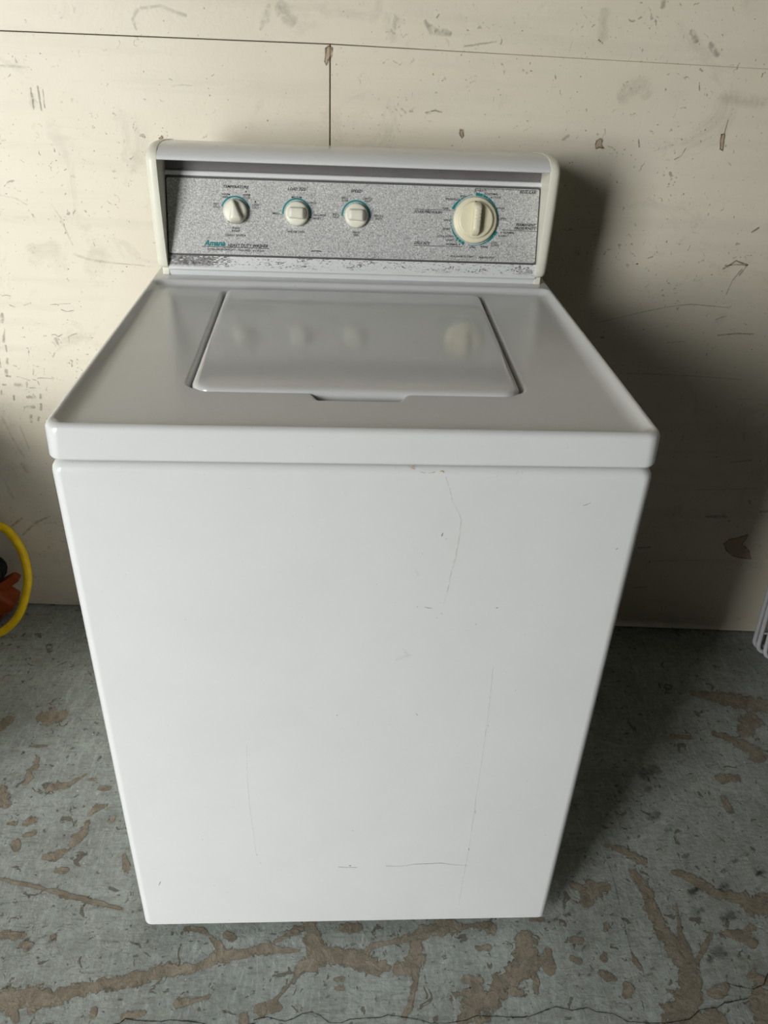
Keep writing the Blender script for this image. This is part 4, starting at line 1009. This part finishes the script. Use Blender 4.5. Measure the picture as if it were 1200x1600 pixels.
def fit_text(s, u, v, w, h, style):
    if s == '■':
        return [(u - w / 2, v - h / 2, 0.0002), (u + w / 2, v - h / 2, 0.0002), (u + w / 2, v + h / 2, 0.0002), (u - w / 2, v + h / 2, 0.0002)], [(0, 1, 2, 3)]
    V, F = text_mesh(s, (0.0, 0.28, 0.30)[style], (0.016, 0.024, 0.045)[style])
    xs = [p.x for p in V]; ys = [p.y for p in V]
    x0, x1, y0, y1 = min(xs), max(xs), min(ys), max(ys)
    return [(u + ((p.x - x0) / (x1 - x0) - 0.5) * w, v + ((p.y - y0) / (y1 - y0) - 0.5) * h, 0.0002) for p in V], F

def stroke(pts, w, n=0.0002):
    V, F, A = [], [], []
    P = [Vector(p) for p in pts]
    for a, b in zip(P, P[1:]):
        t = (b - a).normalized(); nn = Vector((-t.y, t.x)) * w / 2
        k = len(V)
        V += [(*(a - nn), n), (*(b - nn), n), (*(b + nn), n), (*(a + nn), n)]
        F.append((k, k + 1, k + 2, k + 3))
    return V, F

def arc(c, r0, r1, a0, a1, w0=None, n=0.0002, seg=None):
    """ring piece; r0..r1 at the start angle, tapering to w0 (thin) at the end when given"""
    seg = seg or max(6, int(abs(a1 - a0) / 4))
    V, F = [], []
    for i in range(seg + 1):
        t = i / seg
        a = math.radians(a0 + (a1 - a0) * t)
        ri = r0
        ro = r1 if w0 is None else r0 + (r1 - r0) * (1 - t) + w0 * t
        if w0 is not None: ri = r0 + (r1 - r0) * 0.35 * t; ro = max(ro, ri + w0)
        V += [(c[0] + ri * math.cos(a), c[1] + ri * math.sin(a), n), (c[0] + ro * math.cos(a), c[1] + ro * math.sin(a), n)]
    for i in range(seg): F.append((2 * i, 2 * i + 2, 2 * i + 3, 2 * i + 1))
    return V, F

def printed(name, vf, mat):
    o = build(name, [PM @ Vector(p) for p in vf[0]], vf[1], mat, panel, smooth=False, alpha=[1.0] * len(vf[0]))
    return o

for gname, rows in LEGENDS.items():
    vf = join(*[fit_text(*r) for r in rows])
    key = {'product_lettering': 'product', 'timer_legend': 'timer', 'load_size_legend': 'load'}.get(gname)
    if key: vf = join(vf, *[stroke(p, w) for p, w in LEGEND_LINES[key]])
    printed(gname, vf, M_TEAL if gname == 'brand_lettering' else M_INK)['kind'] = 'stuff'

K1, K2, K3, KD = KNOB_SPOTS
for c, a0, a1 in ((K1, 162, 14), (K2, 183, -8), (K3, 183, -8)):
    cc = (c[0], c[1] + 0.0006)
    printed('range_arc', join(arc(cc, 0.0212, 0.0232, a0, a1)), M_TEAL)
    printed('range_arc_edge', join(arc(cc, 0.0232, 0.0242, a0, a1), arc(cc, 0.0202, 0.0212, a0, a1)), M_PALE)
cc = (KD[0], KD[1] + 0.0004)
for a0, a1, gaps in ((90, -12, (73, 60, 20)), (-24, -104, (-36, -58, -76)), (-113, -190, (-121, -129, -137, -160)), (-204, -262, (-232,))):
    printed('cycle_arc', arc(cc, 0.0372, 0.0418, a0, a1, 0.0009), M_TEAL)
    printed('cycle_arc_edge', arc(cc, 0.0360, 0.0371, a0, a1), M_PALE)
    printed('cycle_tick', join(*[arc(cc, 0.0370, 0.0420, g - 0.6, g + 0.6, n=0.0003, seg=1) for g in gaps]), M_PALE)['kind'] = 'stuff'

SCR = [([(-0.0895, 0.0045), (-0.0855, -0.0008 + 0.001)], 0.0009), ([(-0.0700, 0.0118), (-0.0620, 0.0123), (-0.0530, 0.0115)], 0.0016), ([(0.0275, 0.0125), (0.0345, 0.0128)], 0.0006), ([(0.0340, 0.0108), (0.0325, 0.0060), (0.0290, 0.0035)], 0.0009),
       ([(0.0790, 0.0330), (0.0840, 0.0360), (0.0900, 0.0355)], 0.0005), ([(0.1020, 0.0105), (0.1032, 0.0110)], 0.0014), ([(0.2560, 0.0340), (0.2535, 0.0310), (0.2560, 0.0285)], 0.0006)]
printed('panel_scratch', join(*[stroke(p, w, 0.00025) for p, w in SCR]), M_GASKET)['kind'] = 'stuff'

def placed(vf, c, ang):
    return xform(vf, PM @ Matrix.Translation((c[0], c[1], 0)) @ Matrix.Rotation(ang, 4, 'Z'))

def grip_bar(length, width, base, height, taper, nx=14, ny=8, back=0.0):
    """rounded grip across the knob face, pointer end at +Y"""
    rows = []
    for i in range(nx + 1):
        t = i / nx
        y = -length * 0.5 + length * t + back
        w = width * (1 - taper * t) * (1 - max(0, (abs(t - 0.5) - 0.36) / 0.14) ** 2 * 0.45)
        hgt = height * (1 - max(0, (abs(t - 0.5) - 0.30) / 0.20) ** 2 * 0.75)
        ring = [(-w / 2 * 1.25, y, base - 0.002)]
        for k in range(ny + 1):
            a = math.pi * k / ny
            ca, sa = math.cos(a), math.sin(a)
            ring.append((-w / 2 * math.copysign(abs(ca) ** 0.55, ca), y, base + (hgt) * abs(sa) ** 0.55))
        ring.append((w / 2 * 1.25, y, base - 0.002))
        rows.append(ring)
    return loft(rows)

for c, ang, lab in ((K1, math.radians(8), 'ivory knob, pointed grip turned upright'), (K2, math.radians(88), 'ivory knob, grip lying level'), (K3, math.radians(88), 'ivory knob, grip lying level')):
    k = part('control_knob', placed(lathe([(0.0178, 0.0004), (0.0186, 0.0014), (0.0187, 0.0060), (0.0180, 0.0085), (0.0165, 0.0102), (0.0140, 0.0110), (0.006, 0.0116), (0.001, 0.0117)]), c, 0), M_KNOB)
    k['label'] = lab
    if ang < 1: g = grip_bar(0.035, 0.024, 0.0095, 0.0125, 0.88)
    else: g = grip_bar(0.029, 0.0180, 0.0095, 0.0110, 0.06)
    part('knob_grip', placed(g, c, ang), M_KNOB, parent=k)
dial = part('timer_dial', placed(lathe([(0.0335, 0.0004), (0.0352, 0.0016), (0.0352, 0.0050), (0.0338, 0.0068), (0.0310, 0.0076), (0.0285, 0.0078), (0.0280, 0.0105), (0.0270, 0.0124), (0.0250, 0.0132), (0.012, 0.0138), (0.002, 0.0139)], 56), KD, 0), M_DIAL)
part('dial_grip', placed(grip_bar(0.0520, 0.0145, 0.0115, 0.0165, 0.06, 20, back=0.0010), KD, math.radians(-3)), M_DIAL, parent=dial)
for i in range(4):
    part('grip_rib', placed(xform(box(-0.0050, 0.0050, -0.0004, 0.0004, 0.0276, 0.0284, 0.0002, 1), Matrix.Translation((0.0006, 0.0145 - 0.0050 * i, 0))), KD, math.radians(-3)), M_KNOB, parent=dial)
part('pointer_dot', placed(xform(lathe([(0.0011, 0.0), (0.0011, 0.0004)], 12), Matrix.Translation((-0.0022, 0.0262, 0.0168))), KD, 0), M_INK, parent=dial)

# ------------------------------------------------------------------ yellow hose, orange tool, wire shelves
hose_pts = [(-0.7977, 0.8191, 0.2483), (-0.7702, 0.8098, 0.2266), (-0.7492, 0.794, 0.1894), (-0.7413, 0.7764, 0.1476), (-0.7447, 0.7618, 0.1123), (-0.7607, 0.7413, 0.0640), (-0.7847, 0.7279, 0.0330), (-0.8180, 0.7170, 0.0130),
            (-0.8700, 0.7080, 0.0105), (-0.9500, 0.7060, 0.0105), (-1.0300, 0.7200, 0.0200), (-1.0850, 0.7500, 0.0800), (-1.0950, 0.7850, 0.1500), (-1.0500, 0.8150, 0.2200), (-0.9600, 0.8280, 0.2600), (-0.8700, 0.8260, 0.2640)]
root = tag(empty('coiled_hose', (-0.9, 0.76, 0)), 'bright yellow rubber hose looped on the floor against the wall left of the washer', 'hose')
v, f = tube(catmull(hose_pts, 8, True), 0.0095, 12, closed=True)
o = build('hose_loop', v, f, M_HOSE, root); o.matrix_parent_inverse = Matrix.Translation((0.9, -0.76, 0))

root = tag(empty('power_tool', (-0.93, 0.79, 0)), 'dirty orange plastic tool with a black round end lying inside the yellow hose loop', 'tool')
TI = Matrix.Translation((0.93, -0.79, 0))
def tool_part(name, vf, mat, parent=None):
    o = build(name, vf[0], vf[1], mat, parent or root)
    o.matrix_parent_inverse = TI if parent is None else Matrix.Identity(4)
    return o
prof = [(-1.06, 0.001), (-0.835, 0.001), (-0.820, 0.022), (-0.795, 0.040), (-0.786, 0.062), (-0.802, 0.078), (-0.812, 0.094), (-0.850, 0.108), (-1.02, 0.105), (-1.06, 0.07)]
loops = []
for y, d in ((0.762, 0.010), (0.765, 0.003), (0.772, 0.0), (0.812, 0.0), (0.819, 0.003), (0.822, 0.010)):
    loops.append([(x, y, z) for x, z in offset(prof, d)])
tool_part('tool_body', loft(loops), M_ORANGE)
def slab(pts, y0, y1, bev=0.002):
    lo = offset(pts, bev)
    return loft([[(x, y0, z) for x, z in lo], [(x, y0 + bev, z) for x, z in pts], [(x, y1 - bev, z) for x, z in pts], [(x, y1, z) for x, z in lo]])
tool_part('tool_lever', slab([(-0.830, 0.088), (-0.806, 0.090), (-0.771, 0.117), (-0.769, 0.124), (-0.778, 0.132), (-0.786, 0.131), (-0.830, 0.104)], 0.780, 0.802), M_ORANGE)
drum = tool_part('motor_cap', xform(lathe([(0.030, -0.022), (0.034, -0.018), (0.034, 0.012), (0.031, 0.019), (0.024, 0.023), (0.001, 0.025)], 28), Matrix.Translation((-0.835, 0.795, 0.142)) @ Matrix.Rotation(math.pi / 2, 4, 'X')), M_BLACK)
for k in range(4):
    tool_part('cap_ring', xform(tube([(0.0345 * math.cos(a * math.pi / 14), 0.0345 * math.sin(a * math.pi / 14), 0) for a in range(28)], 0.0012, 6, True), Matrix.Translation((-0.835, 0.782 + 0.008 * k, 0.142)) @ Matrix.Rotation(math.pi / 2, 4, 'X')), M_DARK, parent=drum)
    bpy.data.objects[COL.objects[-1].name].matrix_parent_inverse = Matrix.Identity(4)
tool_part('tool_handle', tube(catmull([(-0.87, 0.795, 0.10), (-0.93, 0.795, 0.165), (-1.00, 0.795, 0.165), (-1.05, 0.795, 0.09)], 8), 0.014, 12), M_BLACK)

def wire_shelf(label, foot, lean, width, height, r):
    """coated wire shelf standing on its edge, leaning back to the wall"""
    t = empty('wire_shelf', foot)
    tag(t, label, 'wire shelf', 'wire shelves leaning on the wall')
    R = Matrix.Rotation(-lean, 4, 'X')
    c = 0.018
    def out(pts): return [R @ Vector((x, 0, z)) for x, z in pts]
    fr = []
    for (cx, cz, a0) in ((c, c, 180), (width - c, c, 270), (width - c, height - c, 0), (c, height - c, 90)):
        for k in range(7):
            a = math.radians(a0 + 15 * k)
            fr.append((cx + c * math.cos(a), cz + c * math.sin(a) + r))
    build('frame', *tube(out(fr), r, 10, True), M_WIRE, t)
    n = 7
    for i in range(1, n):
        z = r + height * i / n
        build('cross_wire', *tube(out([(0.004, z), (width - 0.004, z)]), r * 0.5, 8), M_WIRE, t)
    for i in range(1, 12):
        x = width * i / 12
        build('thin_wire', *tube([R @ Vector((x, -r * 0.8, r + 0.004)), R @ Vector((x, -r * 0.8, height))], r * 0.32, 6), M_WIRE, t)
    return t
wire_shelf('white wire shelf nearest the wall, right of the washer', (0.990, 0.684, 0), 0.115, 0.42, 0.36, 0.0054)
wire_shelf('white wire shelf in the middle of the three leaning on the wall', (0.991, 0.666, 0), 0.125, 0.42, 0.36, 0.0054)
wire_shelf('white wire shelf in front of the other two, right of the washer', (0.999, 0.646, 0), 0.145, 0.42, 0.36, 0.0054)

# ------------------------------------------------------------------ metal cabinet out of view, added to shade the wall left of the washer
cab2 = tag(empty('added_shade_cabinet', (-1.20, 0.29, 0)), 'added low dark grey metal cabinet, out of view, shading the lower left wall', 'cabinet')
def cab_part(name, vf, mat, parent=None):
    o = build(name, vf[0], vf[1], mat, parent or cab2, smooth=False)
    o.matrix_parent_inverse = Matrix.Translation((1.20, -0.29, 0)) if parent is None else Matrix.Identity(4)
    return o
cab_part('body', box(-1.55, -0.88, 0.00, 0.60, 0.04, 0.58, 0.004), M_STEEL)
cab_part('cabinet_top', box(-1.56, -0.87, -0.01, 0.605, 0.58, 0.605, 0.004), M_STEEL)
cab_part('plinth', box(-1.53, -0.90, 0.03, 0.58, 0.0, 0.04), M_DARK)
for x0, x1, hx in ((-1.54, -1.2175, -1.245), (-1.2125, -0.89, -1.185)):
    d = cab_part('door', box(x0, x1, -0.018, 0.0, 0.05, 0.57, 0.003), M_STEEL)
    cab_part('handle', tube(catmull([(hx, -0.018, 0.38), (hx, -0.045, 0.39), (hx, -0.045, 0.49), (hx, -0.018, 0.50)], 6), 0.005, 8), M_WIRE, d)
